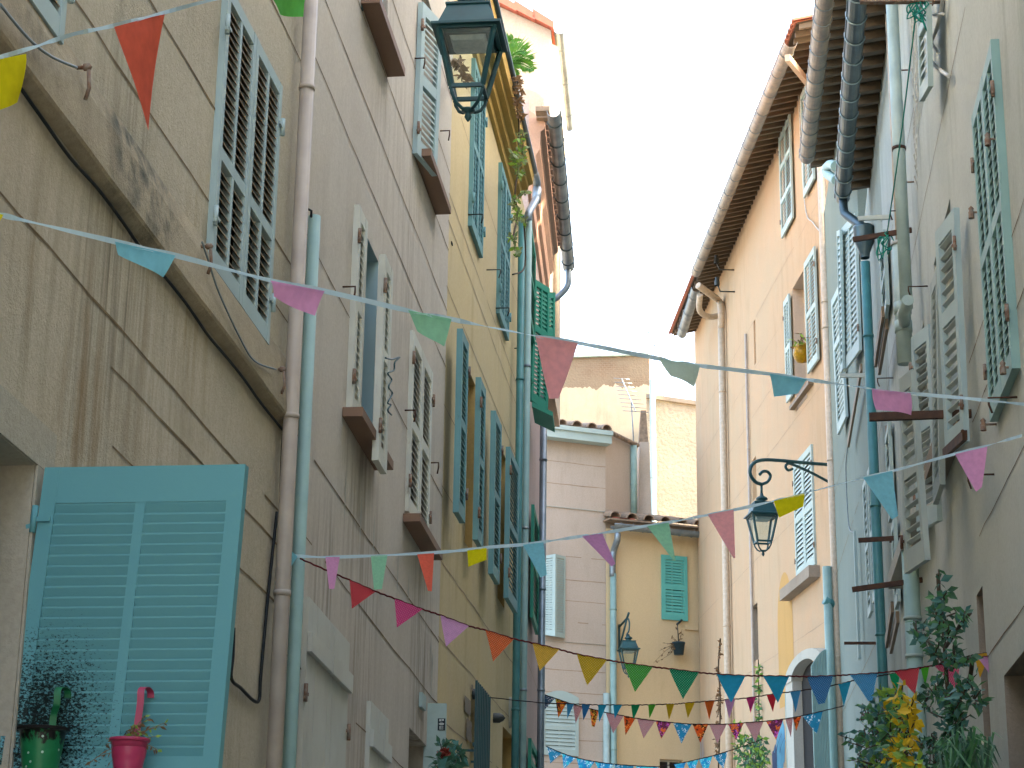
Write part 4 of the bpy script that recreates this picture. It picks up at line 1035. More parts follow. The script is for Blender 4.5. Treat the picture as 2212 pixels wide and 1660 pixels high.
# aerials
X_ = V((1, 0, 0))
def pz(W, p, o=0): return W.hit(p, o)
yagi('slim television aerial with many short rods standing before the cream house', pz(C1s, (1371, 1000), .1), pz(C1s, (1364, 868), .1), (V((-.25, .3, .75))).normalized(), 1.2, 9, V((1, .2, 0)).normalized())
tA = pz(B4, (1413, 745), -.4); yagi('tall roof aerial on a thin mast against the sky, left of two', pz(B4, (1413, 870), -.4), tA, V((-.6, 0, .8)).normalized(), 1.7, 9, V((.6, .6, .3)).normalized())
tB = pz(B4, (1434, 742), -.6); yagi('roof aerial mast with small side brackets against the sky, right of two', pz(B4, (1434, 872), -.6), tB, V((-.7, .2, .6)).normalized(), 1.0, 6, V((.7, .5, -.2)).normalized())
# ------------------------------------------------------------------ R3, apricot house
h3r = house('apricot house with dark rafter eaves, a long zinc gutter and pale blue shutters', R3, 6)
uR = R3.uv((1503, 900))[0]; vR = sum(R3.uv(p)[1] for p in ((1727, 200), (1577, 553), (1509, 720))) / 3; print('vR', vR)
lowr = uvr(R3, T(2, 2, 745, 440), T(2, 1, 848, 1240)); q_ = [R3.uv(p) for p in ((1719, 1000), (1757, 967), (1722.6, 1253), (1762.6, 1216))]; lowr = ((q_[1][0] + q_[3][0]) / 2, (q_[0][0] + q_[2][0]) / 2, (q_[2][1] + q_[3][1]) / 2, (q_[0][1] + q_[1][1]) / 2, .14)
midr = uvr(R3, T(2, 1, 712, 215), T(2, 1, 782, 110)); midw = (midr[0], midr[1], R3.uv((1716, 895))[1], midr[3], .28, 2)
s1 = uvr(R3, T(2, 1, 460, 430), T(2, 1, 478, 690)); s2 = uvr(R3, T(2, 2, 446, 620), T(2, 2, 495, 980)); s3 = uvr(R3, T(2, 1, 450, 1330), T(2, 1, 482, 1560))
holes = [lowr, midw, (s1[0], s1[1], s1[2], s1[3], .12), (s2[0], s2[1], s2[2] + .1, s2[3], .16, 3), (s3[0], s3[1], s3[2], s3[3], .12)]
facade(h3r, R3, -1.2, uR, -1, vR + .25, holes, [M['wall_R3'], M['groove_soft'], M['patch_pale'], M['stone']], back=7, grooves=[9.9, 7.6, 11.8, 13.1, 14.1, 15.2], gw=.010)
for q in (lowr, midw): window(h3r, R3, q)
b = MB(); b.fbox(R3.pt, uR + .01, uR + 4, -1, vR - 1, -7, -.5); b.build('rear_sun_blocker', M['wall_R3'], h3r)  # unseen box added past the far end to keep sun off the yellow house
for q in holes[2:]:
    b = MB(); b.poly([R3.pt(q[0], q[2], -q[4]), R3.pt(q[1], q[2], -q[4]), R3.pt(q[1], q[3], -q[4]), R3.pt(q[0], q[3], -q[4])]); b.build('blocked_slit', M['stone'] if len(q) > 5 else M['patch_pale'], h3r)
m_ = (lowr[0] + lowr[1]) / 2
for a, c in ((lowr[0] - .03, m_ - .004), (m_ + .004, lowr[1] + .03)): wleaf(h3r, R3, (a, c, lowr[2] - .03, lowr[3] + .02), M['sh_pale'], .04, cols=1, rails=(.5,), slat=.085, stile=.10, rail=.12, hinge='L' if a < m_ - .5 else 'R')
b = MB(); b.fbox(R3.pt, R3.uv((1771, 1222))[0], R3.uv((1706, 1276))[0], lowr[2] - .30, lowr[2] - .09, .002, .20); b.build('window_sill', M['stone'], h3r)
def r3leaf(ps, off=.08, rails=(.5,)):
    q = uvr(R3, *ps, o=off); wleaf(h3r, R3, q, M['sh_pale'], off, cols=2, rails=rails, slat=.075, stile=.08, rail=.12, hinge='R')
q1 = R3.uv((1681, 297), .08); q2 = R3.uv((1711, 470), .08); r3leaf(((1681, 297), (1711, 470)), rails=(.33, .66))
a = R3.uv(T(2, 0, 775, 1060), .08); c = R3.uv(T(2, 0, 848, 1160), .08); v_ = R3.uv(T(2, 0, 790, 1232), .08)
wleaf(h3r, R3, (c[0], a[0], c[1], c[1] + 2.1), M['sh_pale'], .08, cols=2, rails=(.33, .66), slat=.075, stile=.08, rail=.12)
q = uvr(R3, T(2, 1, 652, 300), T(2, 1, 705, 905), o=.08); wleaf(h3r, R3, (q[0], q[1], q[2], q[3]), M['sh_pale'], .08, cols=2, rails=(.5,), slat=.075, stile=.08, rail=.12, hinge='R')
q = uvr(R3, T(2, 1, 785, 50), T(2, 1, 875, 670), o=.08); wleaf(h3r, R3, q, M['sh_pale'], .08, cols=2, rails=(.5,), slat=.075, stile=.08, rail=.12, hinge='L')
b = MB(); q = uvr(R3, T(2, 1, 725, 985), T(2, 1, 850, 820)); b.fbox(R3.pt, q[0], q[1], (q[2] + q[3]) / 2 - .04, (q[2] + q[3]) / 2 + .03, .002, .10); b.build('window_sill', M['wood_old'], h3r)
# pale patches round windows, ochre arch
b = MB(); 
for pts in ([T(2, 0, 700, 770), T(2, 0, 880, 700), T(2, 0, 880, 1180), T(2, 0, 800, 1400), T(2, 0, 700, 1530), T(2, 0, 720, 1380)], [T(2, 1, 712, 200), T(2, 1, 790, 90), T(2, 1, 800, 700), T(2, 1, 712, 830)]):
    pass
u_, v_ = R3.uv(T(2, 2, 675, 1050)); w_ = abs(R3.uv(T(2, 2, 625, 1050))[0] - R3.uv(T(2, 2, 725, 1050))[0]) / 2
N = 12; A_ = [R3.pt(u_ + w_ * math.cos(math.pi * i / N), v_ + 1.0 + 1.0 * math.sin(math.pi * i / N), .004) for i in range(N + 1)]
b.poly(A_ + [R3.pt(u_ - w_, v_ - .6, .004), R3.pt(u_ + w_, v_ - .6, .004)]); b.build('render_patch', M['patch_ochre'], h3r)
# eaves and gutters
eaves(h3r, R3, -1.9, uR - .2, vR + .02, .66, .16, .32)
g0, g1_ = R3.uv((1711, 90), .72), R3.uv((1516, 560), .72); print('R3 gutter', g0, g1_, R3.uv((1497, 640), .72), R3.uv((1472, 722), .72))
g0, g1_ = R3.uv((1711, 90), .70), R3.uv((1516, 560), .70); vgt = (g0[1] + g1_[1]) / 2; ug2 = R3.uv((1504, 630), .72)[0]
gutter(h3r, R3.pt(g0[0], g0[1], .72), R3.pt(ug2, g1_[1] - .03, .72), R3.n, .12, M['zinc_old'], 15, M['zinc'])
gutter(h3r, R3.pt(ug2 + .1, R3.uv((1497, 640), .70)[1], .70), R3.pt(R3.uv((1473, 722), .70)[0], R3.uv((1473, 722), .70)[1], .70), R3.n, .12, M['zinc'], 3, M['zinc'])
b = MB(); q = [R3.hit(T(2, 1, x, y), o) for x, y, o in ((100, 190, .75), (170, 240, .45), (235, 290, .12), (250, 340, .12), (252, 470, .12))]; b.tube(spline(q, 4), .085, 10); b.build('downpipe', M['pvc_cream'], h3r)
b = MB(); q = [R3.hit(T(2, 1, x, y), o) for x, y, o in ((115, 250, .7), (108, 330, .7), (125, 370, .6), (180, 395, .35), (235, 385, .12))]; b.tube(spline(q, 4), .075, 10); b.build('downpipe', M['pvc_cream'], h3r)
vpipe(h3r, R3, T(2, 1, 262, 1000), T(2, 1, 0, 400)[1], None, .12, .085, M['pvc_cream'], (T(2, 1, 0, 880)[1], T(2, 2, 0, 740)[1]), name='downpipe')
vpipe(h3r, R3, T(2, 1, 426, 1200), T(2, 1, 0, 505)[1], None, .05, .032, M['pvc_beige'], (T(2, 1, 0, 1250)[1], T(2, 2, 0, 970)[1]), name='conduit')
b = MB(); q = R3.hit(T(2, 0, 680, 375), .8); q2 = R3.hit(T(2, 0, 830, 560), .0); b.bar(q, q2, .09, .12); b.build('eaves_brace', M['patch_pale'], h3r)
for p in (T(2, 1, 335, 90), T(2, 1, 340, 232)):
    b = MB(); q = R3.hit(p); b.tube([q, q + R3.n * .35, q + R3.n * .42 + V((0, 0, .2))], .02, 6); b.lathe(q + R3.n * .42 + V((0, 0, .15)), [(.06, 0), (.06, .12), (.035, .16), (.05, .2), (.001, .22)], 10); b.build('insulator', M['iron_black'], h3r)
cable(h3r, R3, [T(2, 0, 690, 290), T(2, 0, 740, 450), T(2, 0, 790, 1300), T(2, 0, 850, 1450), T(2, 0, 925, 1560), T(2, 1, 940, 150)], .012, M['white_wire'], .03)
# scroll-topped stone arch and teal gate at street level
ga = R3.uv(T(2, 2, 735, 1110)); gb = R3.uv(T(2, 2, 880, 930)); 
b = MB(); u_ = R3.uv(T(2, 2, 860, 1100))[0]; v_ = R3.uv(T(2, 2, 760, 1110))[1]; ro = abs(R3.uv(T(2, 2, 735, 1100))[0] - u_); rv = R3.uv(T(2, 2, 850, 905))[1] - v_; print('arch', ro, rv); N = 12
for i in range(N):
    a0, a1 = math.pi * i / N, math.pi * (i + 1) / N
    f = lambda r, a_: (u_ + r * math.cos(a_), v_ + r / ro * rv * math.sin(a_))
    p = [f(ro, a0), f(ro, a1), f(ro * .62, a1), f(ro * .62, a0)]
    b.hexa([R3.pt(*x, .003) for x in p] + [R3.pt(*x, .22) for x in p])
for sgn in (-1, 1): b.fbox(R3.pt, min(u_ + sgn * ro, u_ + sgn * ro * .62), max(u_ + sgn * ro, u_ + sgn * ro * .62), 0, v_, .003, .20)
b.build('door_arch', M['white_render'], h3r)
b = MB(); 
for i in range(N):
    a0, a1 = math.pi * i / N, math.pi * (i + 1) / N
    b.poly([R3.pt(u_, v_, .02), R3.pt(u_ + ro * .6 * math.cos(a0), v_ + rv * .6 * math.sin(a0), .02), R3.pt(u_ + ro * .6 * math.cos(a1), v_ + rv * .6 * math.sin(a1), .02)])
b.fbox(R3.pt, u_ - ro * .6, u_ + ro * .6, 0, v_, .01, .03); b.build('door_shade_panel', M['shade_in'], h3r)  # flat dark panel on the wall, the doorway's shade put into its colour
Pg = Wall(R3.hit(T(2, 2, 905, 1300), .15), (1540, 2120)); Pg.n = -Pg.n if Pg.n.x > 0 else Pg.n
b = MB(); a_, c_ = Pg.uv(T(2, 2, 843, 1300)), Pg.uv(T(2, 2, 945, 1300)); zt = Pg.hit(T(2, 2, 940, 895)).z; zl = Pg.hit(T(2, 2, 845, 985)).z
Wg = Wall(R3.hit(T(2, 2, 900, 1200), .5), None, d=V((1, 0, 0))); Wg.n = V((0, -1, 0))
ga, gb = Wg.uv(T(2, 2, 843, 1300))[0], Wg.uv(T(2, 2, 948, 1300))[0]
z0_, z1_ = Wg.hit(T(2, 2, 845, 1000)).z, Wg.hit(T(2, 2, 940, 890)).z
b = MB(); N = 10
T_ = [(ga + (gb - ga) * i / N, z0_ + (z1_ - z0_) * math.sin(math.pi / 2 * i / N)) for i in range(N + 1)]
for i in range(N):
    (a, za), (c, zc) = T_[i], T_[i + 1]
    b.hexa([Wg.pt(a + .003, 0, 0), Wg.pt(c - .003, 0, 0), Wg.pt(c - .003, zc, 0), Wg.pt(a + .003, za, 0), Wg.pt(a + .003, 0, -.05), Wg.pt(c - .003, 0, -.05), Wg.pt(c - .003, zc, -.05), Wg.pt(a + .003, za, -.05)])
o = b.build('gate', M['sh_teal'], h3r); o['label'] = 'grey-teal boarded gate leaf with a curved top, swung open'
# another open door leaf and frame, teal, left of the arch
Wd = Wall(R3.hit(T(2, 2, 700, 1350), .1), None, d=V((1, 0, 0))); Wd.n = V((0, -1, 0))
b = MB(); a, c = Wd.uv(T(2, 2, 668, 1300))[0], Wd.uv(T(2, 2, 742, 1300))[0]; zt = Wd.hit(T(2, 2, 700, 1105)).z
for i in range(5):
    x0, x1 = a + (c - a) * i / 5, a + (c - a) * (i + 1) / 5; b.fbox(Wd.pt, x0 + .004, x1 - .004, 0, zt - .1 * abs(i - 2), -.05, RN.uniform(-.004, .004))
b.build('door_leaf', M['sh_teal'], h3r)
# sprayed paint low on the wall
b = MB()
def blob(W, c, ru, rv, mi, off, seed, bb, n=22):
    u, v = W.uv(c); A_ = []
    for i in range(n):
        w = 2 * math.pi * i / n; k = 1 + .45 * noise.noise(V((math.cos(w) * 1.6, math.sin(w) * 1.6, seed)))
        A_.append(W.pt(u + ru * k * math.cos(w), v + rv * k * math.sin(w), off))
    bb.poly(A_, mi)
blob(R3, T(2, 2, 632, 1590), .42, .75, 0, .004, 1.1, b); blob(R3, T(2, 2, 655, 1500), .22, .45, 0, .006, 4.2, b); blob(R3, T(2, 2, 600, 1640), .35, .4, 2, .008, 7.7, b)
for k in range(5):
    p0 = R3.uv(T(2, 2, 600 + 12 * k, 1560)); p1_ = R3.uv(T(2, 2, 640 + 9 * k, 1420 + 14 * k)); N = 8
    for i in range(N):
        f = lambda t: (p0[0] + (p1_[0] - p0[0]) * t + .12 * math.sin(t * 3), p0[1] + (p1_[1] - p0[1]) * t)
        a, c = f(i / N), f((i + 1) / N); b.poly([R3.pt(*a, .010), R3.pt(*c, .010), R3.pt(c[0] + .05, c[1], .010), R3.pt(a[0] + .05, a[1], .010)], 2 if k % 2 else 0)
b.build('sprayed_paint', [M['spray_blue'], M['spray_violet'], M['spray_dark']], h3r); b = MB()
for k in range(9):
    u, v = R3.uv(T(2, 2, 62 + 10 * k, 1590)); hh = RN.uniform(.3, .9); w_ = RN.uniform(.04, .12)
    b.poly([R3.pt(u - w_, v - hh * .6, .004 + .001 * k), R3.pt(u + w_, v - hh * .5, .004 + .001 * k), R3.pt(u + w_ * .2, v + hh, .004 + .001 * k), R3.pt(u - w_ * .4, v + hh * .8, .004 + .001 * k)], 1)
b.build('sprayed_paint', [M['spray_blue'], M['spray_violet'], M['spray_dark']], h3r)
# iron wall tie
b = MB(); q = R3.hit((1497, 1280), .03); W_ = Wall(q, None, d=V((1, 0, 0)))
for a_ in (-.16, .16): b.bar(q + V((a_, 0, -1.05)), q + V((0, -.02, 0)), .04, .04); b.bar(q + V((0, -.02, 0)), q + V((a_ * 1.2, 0, 1.0)), .04, .04)
b.lathe(q + V((0, -.05, -.05)), [(.001, 0), (.07, .02), (.07, .1), (.001, .12)], 8); b.build('wall_tie', M['iron_black'], h3r)
# ------------------------------------------------------------------ R2b, pale house with gutter 2
h2b = house('narrow pale white house between the cream pipe and the deep teal pipe, white louvred shutters', R2b, 3)
u2b = R2b.uv((1787, 900))[0]
GB = .45; ge = [R2b.uv(p, GB) for p in ((1783, 0), (1743, 340))]; wt = R2b.uv((1798, 312)); print('R2b gutter', ge)
vg2 = ge[1][1]
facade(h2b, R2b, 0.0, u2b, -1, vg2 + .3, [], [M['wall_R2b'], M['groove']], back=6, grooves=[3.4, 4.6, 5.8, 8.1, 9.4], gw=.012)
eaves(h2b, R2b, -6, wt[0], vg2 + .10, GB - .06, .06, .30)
gutter(h2b, R2b.pt(-7, vg2, GB), R2b.pt(ge[1][0], vg2, GB), R2b.n, .12, M['zinc_old'], 24, M['zinc'])
b = MB(); q = [R2b.hit(T(2, 0, x, y), o) for x, y, o in ((995, 1078, .3), (960, 1068, .3), (932, 1092, .3), (932, 1120, .3), (960, 1145, .3), (1000, 1170, .3))]; b.tube(spline(q, 4), .07, 10); b.build('downpipe', M['pvc_teal'], h2b)
vpipe(h2b, R3, T(2, 1, 935, 450), T(2, 0, 0, 975)[1], None, .16, .075, M['pvc_cream'], (T(2, 1, 0, 300)[1], T(2, 1, 0, 465)[1], T(2, 1, 0, 1325)[1], T(2, 2, 0, 940)[1]), cm=M['pvc_cream'], name='downpipe')
vpipe(h2b, R3, T(2, 2, 948, 700), T(2, 2, 0, 355)[1], None, .3, .075, M['pvc_teal'], (), name='cable_duct')
b = MB(); q = R3.hit(T(2, 2, 998, 612), .16); b.tube([q + V((0, 0, .38)), q - V((0, 0, .42))], .088, 12); b.tube([q, q + V((-.2, -.05, .1))], .08, 10); b.build('pipe_branch', M['pvc_blue'], h2b)
def off(W, ps, o): return [W.hit(p, o) for p in ps]
# upper window: leaf seen edge on, and leaf swung out
pleaf(h2b, T(2, 1, 1010, 600), R2b, .10, (1250, 2120), [T(2, 1, 962, 290), T(2, 1, 1008, 195), T(2, 1, 1058, 1040), T(2, 1, 1002, 1160)], M['sh_pale'], cols=1, rails=(.37,), slat=.09, stile=.10, rail=.12)
pleaf(h2b, T(2, 1, 1140, 300), R2b, .06, (1090, 2120), [T(2, 0, 1030, 1480), T(2, 0, 1115, 1380), T(2, 1, 1145, 610), T(2, 1, 1040, 755)], M['sh_pale'], cols=2, rails=(), slat=.085, stile=.09, rail=.13, hinge='R')
pleaf(h2b, T(2, 1, 1020, 300), R2b, .22, (1500, 2120), [T(2, 0, 998, 1500), T(2, 0, 1018, 1490), T(2, 1, 1038, 730), T(2, 1, 1022, 760)], M['sh_pale'], cols=1, slat=.09)
def board(root, W, p, q, w, o, m, th=.03, name='prop_board', o2=None):
    b = MB(); a, c = W.hit(p, o), W.hit(q, o if o2 is None else o2); b.bar(a, c, w, th, W.n); return b.build(name, m, root)
board(h2b, R2b, T(2, 1, 1160, 720), T(2, 1, 1075, 1220), .10, .10, M['wood_old'])
def wbar(root, W, p, tip, w, h, m, name='clothes_bar', d=None):
    A = W.hit(p); P = Wall(A, None, d=d or W.n); B = P.hit(tip)
    b = MB(); b.bar(A, B, w, h); e = (B - A).normalized(); b.bar(A + e * .1 - V((0, 0, h * .5)), A + e * .1 - V((0, 0, h * .5 + .02)), w * .6, w * .6)
    return b.build(name, m, root), A, B
wbar(h2b, R2b, T(2, 1, 1245, 772), T(2, 1, 1020, 776), .03, .05, M['sh_white'])
# narrow louvred leaves seen almost edge on
for tl, br in ((T(2, 2, 1105, 130), T(2, 2, 1140, 950)), (T(2, 1, 1165, 1490), T(2, 2, 1220, 640)), (T(2, 1, 1195, 1400), T(2, 2, 1245, 560))):
    a, c = R2b.uv(tl, .09), R2b.uv(br, .09); wleaf(h2b, R2b, (min(a[0], c[0]), max(a[0], c[0]), c[1], a[1]), M['sh_pale'], .09, cols=1, rails=(.5,), slat=.10, stile=.06)
cable(h2b, R2b, [T(2, 1, 1090, 1130), T(2, 1, 1060, 1330), T(2, 1, 1065, 1560), T(2, 2, 1080, 100), T(2, 2, 1108, 130)], .008, M['grey_wire'], .02)
# ------------------------------------------------------------------ R2a, house with the dark gutter
h2a = house('narrow patched house with a dark zinc gutter and deep teal downpipe on the right', R2a, 2)
u2a = R2a.uv((1872, 900))[0]
GA_ = .33; gg = [R2a.uv(p, GA_) for p in ((1848, 0), (1820, 427))]; wa = R2a.uv((1877, 408)); print('R2a gutter', gg, 'u', u2a)
vg3 = gg[1][1]
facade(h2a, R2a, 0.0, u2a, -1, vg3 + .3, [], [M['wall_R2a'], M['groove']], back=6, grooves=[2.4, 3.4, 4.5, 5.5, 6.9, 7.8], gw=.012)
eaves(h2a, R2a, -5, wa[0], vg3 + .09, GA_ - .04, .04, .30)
gutter(h2a, R2a.pt(-6, vg3, GA_), R2a.pt(gg[1][0], vg3, GA_), R2a.n, .092, M['zinc_dark'], 18, M['zinc_edge'])
pc = R2a.hit(T(2, 1, 1195, 300), .12); gq = R2a.pt(gg[1][0] - .12, vg3 - .08, GA_)
b = MB(); z_ = lambda p: R2a.hit(p, .12).z
zH = z_(T(2, 1, 1180, 40)) + .33; e0 = gq - V((0, 0, .17)); e1 = V((pc.x, pc.y, zH + .06)); b.tube([gq, gq - V((0, 0, .10)), e0.lerp(e1, .06), e0.lerp(e1, .25), e0.lerp(e1, .5), e0.lerp(e1, .75), e0.lerp(e1, .95), e1 - V((0, 0, .08))], .055, 12)
b.lathe(V((pc.x, pc.y, z_(T(2, 1, 1180, 40)))), [(.055, 0), (.06, .06), (.115, .2), (.12, .27), (.125, .36), (.13, .38), (.12, .40), (.11, .36)], 14)
b.build('hopper_head', M['zinc_dark'], h2a)
vpipe(h2a, R2a, T(2, 1, 1195, 300), T(2, 1, 0, 40)[1], None, .12, .058, M['pvc_blue'], (T(2, 1, 0, 520)[1], T(2, 1, 0, 1620)[1], T(2, 2, 0, 795)[1], T(2, 2, 0, 1195)[1]), name='downpipe')
for tl, br in ((T(2, 1, 1275, 0), T(2, 1, 1320, 315)), (T(2, 1, 1310, 1180), T(2, 1, 1355, 1640)), (T(2, 2, 1350, 100), T(2, 2, 1390, 580))):
    a, c = R2a.uv(tl, .06), R2a.uv(br, .06); u0_, u1_ = sorted((a[0], c[0])); wleaf(h2a, R2a, (u0_, u1_, c[1], a[1]), M['sh_pale'], .06, cols=1, rails=(.5,), slat=.09, stile=.05)
board(h2a, R2a, T(2, 1, 1300, 360), T(2, 1, 1250, 690), .11, .16, M['wood_old'], o2=.16); board(h2a, R2a, T(2, 1, 1325, 440), T(2, 1, 1275, 740), .11, .12, M['wood_old'], o2=.12)
board(h2a, R2a, T(2, 2, 1360, 615), T(2, 2, 1322, 850), .11, .16, M['wood_old']); board(h2a, R2a, T(2, 2, 1395, 680), T(2, 2, 1350, 885), .11, .12, M['wood_old'])
b = MB(); q = [R2a.hit(T(2, 1, x, y), .03) for x, y in ((1310, 1100), (1350, 1090), (1355, 1160), (1335, 1180), (1335, 1320), (1312, 1320), (1322, 1200))]; b.poly(q); b.build('bare_masonry', M['stone'], h2a)
b = MB(); b.fbox(R2a.pt, .1, u2a - .1, vg3 - .5, 16.2, -6, -2.6); b.build('setback_sun_blocker', M['wall_R2a'], h2a)  # unseen block added behind the eaves to keep sun off the rose house
# ------------------------------------------------------------------ R1, grey house nearest on the right
h1r = house('grey rendered house nearest on the right, with rusty clothes bars and tall worn shutters', R1, 0)
uR1 = R1.uv((1925, 900))[0]
wN = (-1.36, -.30, 4.93, 6.92, .16)
d1 = uvr(R1, T(2, 2, 1905, 560), T(2, 2, 1985, 1200)); d1 = (d1[0], d1[1], R1.uv(T(2, 2, 1950, 1200))[1] - .6, R1.uv(T(2, 2, 1930, 500))[1], .35, 2)
d2a = R1.uv(T(2, 2, 2085, 1100)); d2b = R1.uv(T(2, 2, 2195, 880)); d2 = (d2b[0] - .5, d2a[0], 0.5, (d2a[1] + d2b[1]) / 2, .35, 2)
sw = R1.uv(T(2, 1, 1690, 1290)); sx = R1.uv(T(2, 1, 1830, 1150)); vS = (sw[1] + sx[1]) / 2
wS = (sx[0], sw[0], vS, vS + 2.05, .2); wT = (R1.uv(T(2, 2, 1640, 100))[0], R1.uv(T(2, 2, 1440, 200))[0], R1.uv(T(2, 2, 1540, 180))[1], R1.uv(T(2, 2, 1540, 180))[1] + 1.95, .2)
wS = (wS[0], min(wS[1], wT[0] - .15) if wT[0] > wS[0] and wT[2] < wS[3] and wT[3] > wS[2] else wS[1], wS[2], wS[3], .2)
wU = (R1.uv(T(2, 0, 1590, 500))[0], R1.uv(T(2, 0, 1500, 700))[0], R1.uv(T(2, 0, 1540, 830))[1], R1.uv(T(2, 0, 1540, 830))[1] + 2.2, .2)
wS = (wS[0] + .1, wS[1] - .05, wS[2] + .05, wS[3] - .35, .2); wT = (wT[0] + .1, wT[1] - .1, wT[2] + .05, wT[3] - .35, .2); wU = (wU[0] + .1, wU[1] - .1, wU[2] + .05, wU[3], .2)
print('R1 holes', wN, d1, d2, wS, wT, wU, 'uR1', uR1)
facade(h1r, R1, -16, uR1, -1, 13, [wN, d1, d2, wS, wT, wU], [M['wall_R1'], M['groove'], M['stone']], back=7,
       grooves=[(R1.uv(p)[1], -6, 1.0) for p in (T(2, 1, 1965, 380), T(2, 1, 1980, 830), T(2, 1, 2130, 1400), T(2, 2, 2130, 730))] + [7.9, 9.0], gw=.010)
for q in (wN, wS, wT, wU, d1, d2): window(h1r, R1, q)
m_ = (wN[0] + wN[1]) / 2
for a, c, hg in ((wN[0] - .02, m_ - .004, 'L'), (m_ + .004, wN[1] + .02, 'R')): wleaf(h1r, R1, (a, c, wN[2] - .02, wN[3] + .02), M['sh_teal'], .05, th=.05, cols=2, rails=(.5,), slat=.06, stile=.05, rail=.09, hinge=hg)
K_ = dict(tilt=-1, cols=1, rails=(.42,), slat=.075, stile=.07, rail=.12, smat=M['sh_r1s'], hinge='R')
pleaf(h1r, T(2, 1, 1800, 600), R1, .10, (740, 2120), [T(2, 0, 1635, 1510), T(2, 0, 1757, 1345), T(2, 1, 1824, 1200), T(2, 1, 1703, 1290)], M['sh_grey'], label='tall grey louvred shutter leaf ajar over a concrete sill', **K_)
pleaf(h1r, T(2, 1, 1655, 800), R1, .18, (1350, 2120), [T(2, 1, 1603, 190), T(2, 1, 1645, 70), T(2, 1, 1668, 1480), T(2, 1, 1622, 1612)], M['sh_r1'], tilt=-1, cols=1, slat=.07, stile=.05, rail=.1, smat=M['sh_r1s'])
pleaf(h1r, T(2, 1, 1600, 900), R1, .12, (750, 2120), [T(2, 1, 1480, 530), T(2, 1, 1592, 440), T(2, 2, 1652, 55), T(2, 2, 1518, 130)], M['sh_grey'], tilt=-1, cols=1, rails=(.48,), slat=.07, stile=.07, rail=.12, smat=M['sh_r1s'], hinge='L')
pleaf(h1r, T(2, 1, 1490, 900), R1, .35, (950, 2120), [T(2, 1, 1400, 800), T(2, 1, 1478, 735), T(2, 2, 1572, 310), T(2, 2, 1437, 400)], M['sh_r1'], tilt=-1, cols=1, rails=(.5,), slat=.08, stile=.045, rail=.12, smat=M['sh_r1s'], hinge='L', hm=M['rust'])
pleaf(h1r, T(2, 0, 1585, 300), R1, .14, (1500, 2120), [(1978, -70), (1998, -120), T(2, 0, 1592, 560), T(2, 0, 1535, 660)], M['sh_pale'], cols=1, rails=(.5,), slat=.07)
sill(h1r, R1, (wS[0] - .1, wS[1] + .05, wS[2] - .16, wS[2] - .03), .16, M['stone']); sill(h1r, R1, (wT[0] - .1, wT[1] + .1, wT[2] - .16, wT[2] - .03), .18, M['white_render'])
b = MB(); a, c = R1.hit(T(2, 1, 1700, 1280), .22), R1.hit(T(2, 1, 1830, 1160), .22); b.bar(a, c, .03, .06); b.tube([R1.hit(T(2, 1, 1815, 1135)), R1.hit(T(2, 1, 1815, 1135), .25)], .012, 6); b.build('shutter_bar', M['rust'], h1r)
# rusty clothes bars
bars = [(T(2, 1, 1872, 1022), T(2, 1, 1210, 1044), .04, .055, M['rust']), (T(2, 0, 1486, 1492), T(2, 0, 1105, 1555), .03, .045, M['rust']),
        (T(2, 2, 1412, 168), T(2, 2, 1140, 184), .035, .045, M['rust']), (T(2, 2, 1556, 440), T(2, 2, 1100, 503), .04, .045, M['rust']),
        (T(2, 2, 1328, 850), T(2, 2, 1048, 850), .03, .03, M['rust']), (T(2, 0, 1700, -2), T(2, 0, 1150, 2), .05, .05, M['rust_light']), (T(2, 0, 1352, 1408), T(2, 0, 1138, 1418), .03, .045, M['sh_white'])]
ends = []
for p, q, w, h, m in bars:
    dd = None
    o, A, B = wbar(h1r, R1, p, q, w, h, m); ends.append((A, B))
# pipes by the party line
vpipe(h1r, R1, T(2, 0, 1395, 800), -40, T(2, 1, 0, 340)[1], .14, .055, M['pvc_pale'], (T(2, 0, 0, 965)[1],), cm=M['rust'], name='downpipe')
vpipe(h1r, R1, T(2, 1, 1432, 450), T(2, 0, 0, 1570)[1], T(2, 1, 0, 700)[1], .17, .068, M['pvc_pale'], (T(2, 0, 0, 1585)[1],), cm=M['white_render'], name='downpipe', joints=(.55, .7))
b = MB(); q = R1.hit(T(2, 1, 1440, 435), .17); b.tube([q, q + R1.n * .02 - R1.d * .12 + V((0, 0, .04)), q - R1.d * .42 + V((0, 0, .06))], .05, 10); b.build('pipe_branch', M['pvc_pale'], h1r)
vpipe(h1r, R1, T(2, 2, 1494, 700), T(2, 2, 0, 250)[1], None, .10, .075, M['pvc_teal'], (T(2, 2, 0, 690)[1], T(2, 2, 0, 935)[1]), cm=M['pvc_pale'], name='downpipe', joints=(.4,))
vpipe(h1r, R1, T(2, 0, 1370, 700), -40, T(2, 1, 0, 120)[1], .02, .045, M['pvc_cream'], (), name='downpipe')
cable(h1r, R1, [T(2, 0, 1690, -20), T(2, 0, 1650, 180), T(2, 0, 1600, 300), T(2, 0, 1590, 350), T(2, 0, 1640, 430), T(2, 0, 1725, 495)], .014, M['white_wire'], .05)
cable(h1r, R1, [T(2, 0, 1575, 40), T(2, 0, 1620, 95), T(2, 0, 1690, 90)], .012, M['white_wire'], .05)
cable(h1r, R1, [T(2, 0, 1580, 240), T(2, 0, 1620, 290), T(2, 0, 1660, 345)], .012, M['white_wire'], .05)
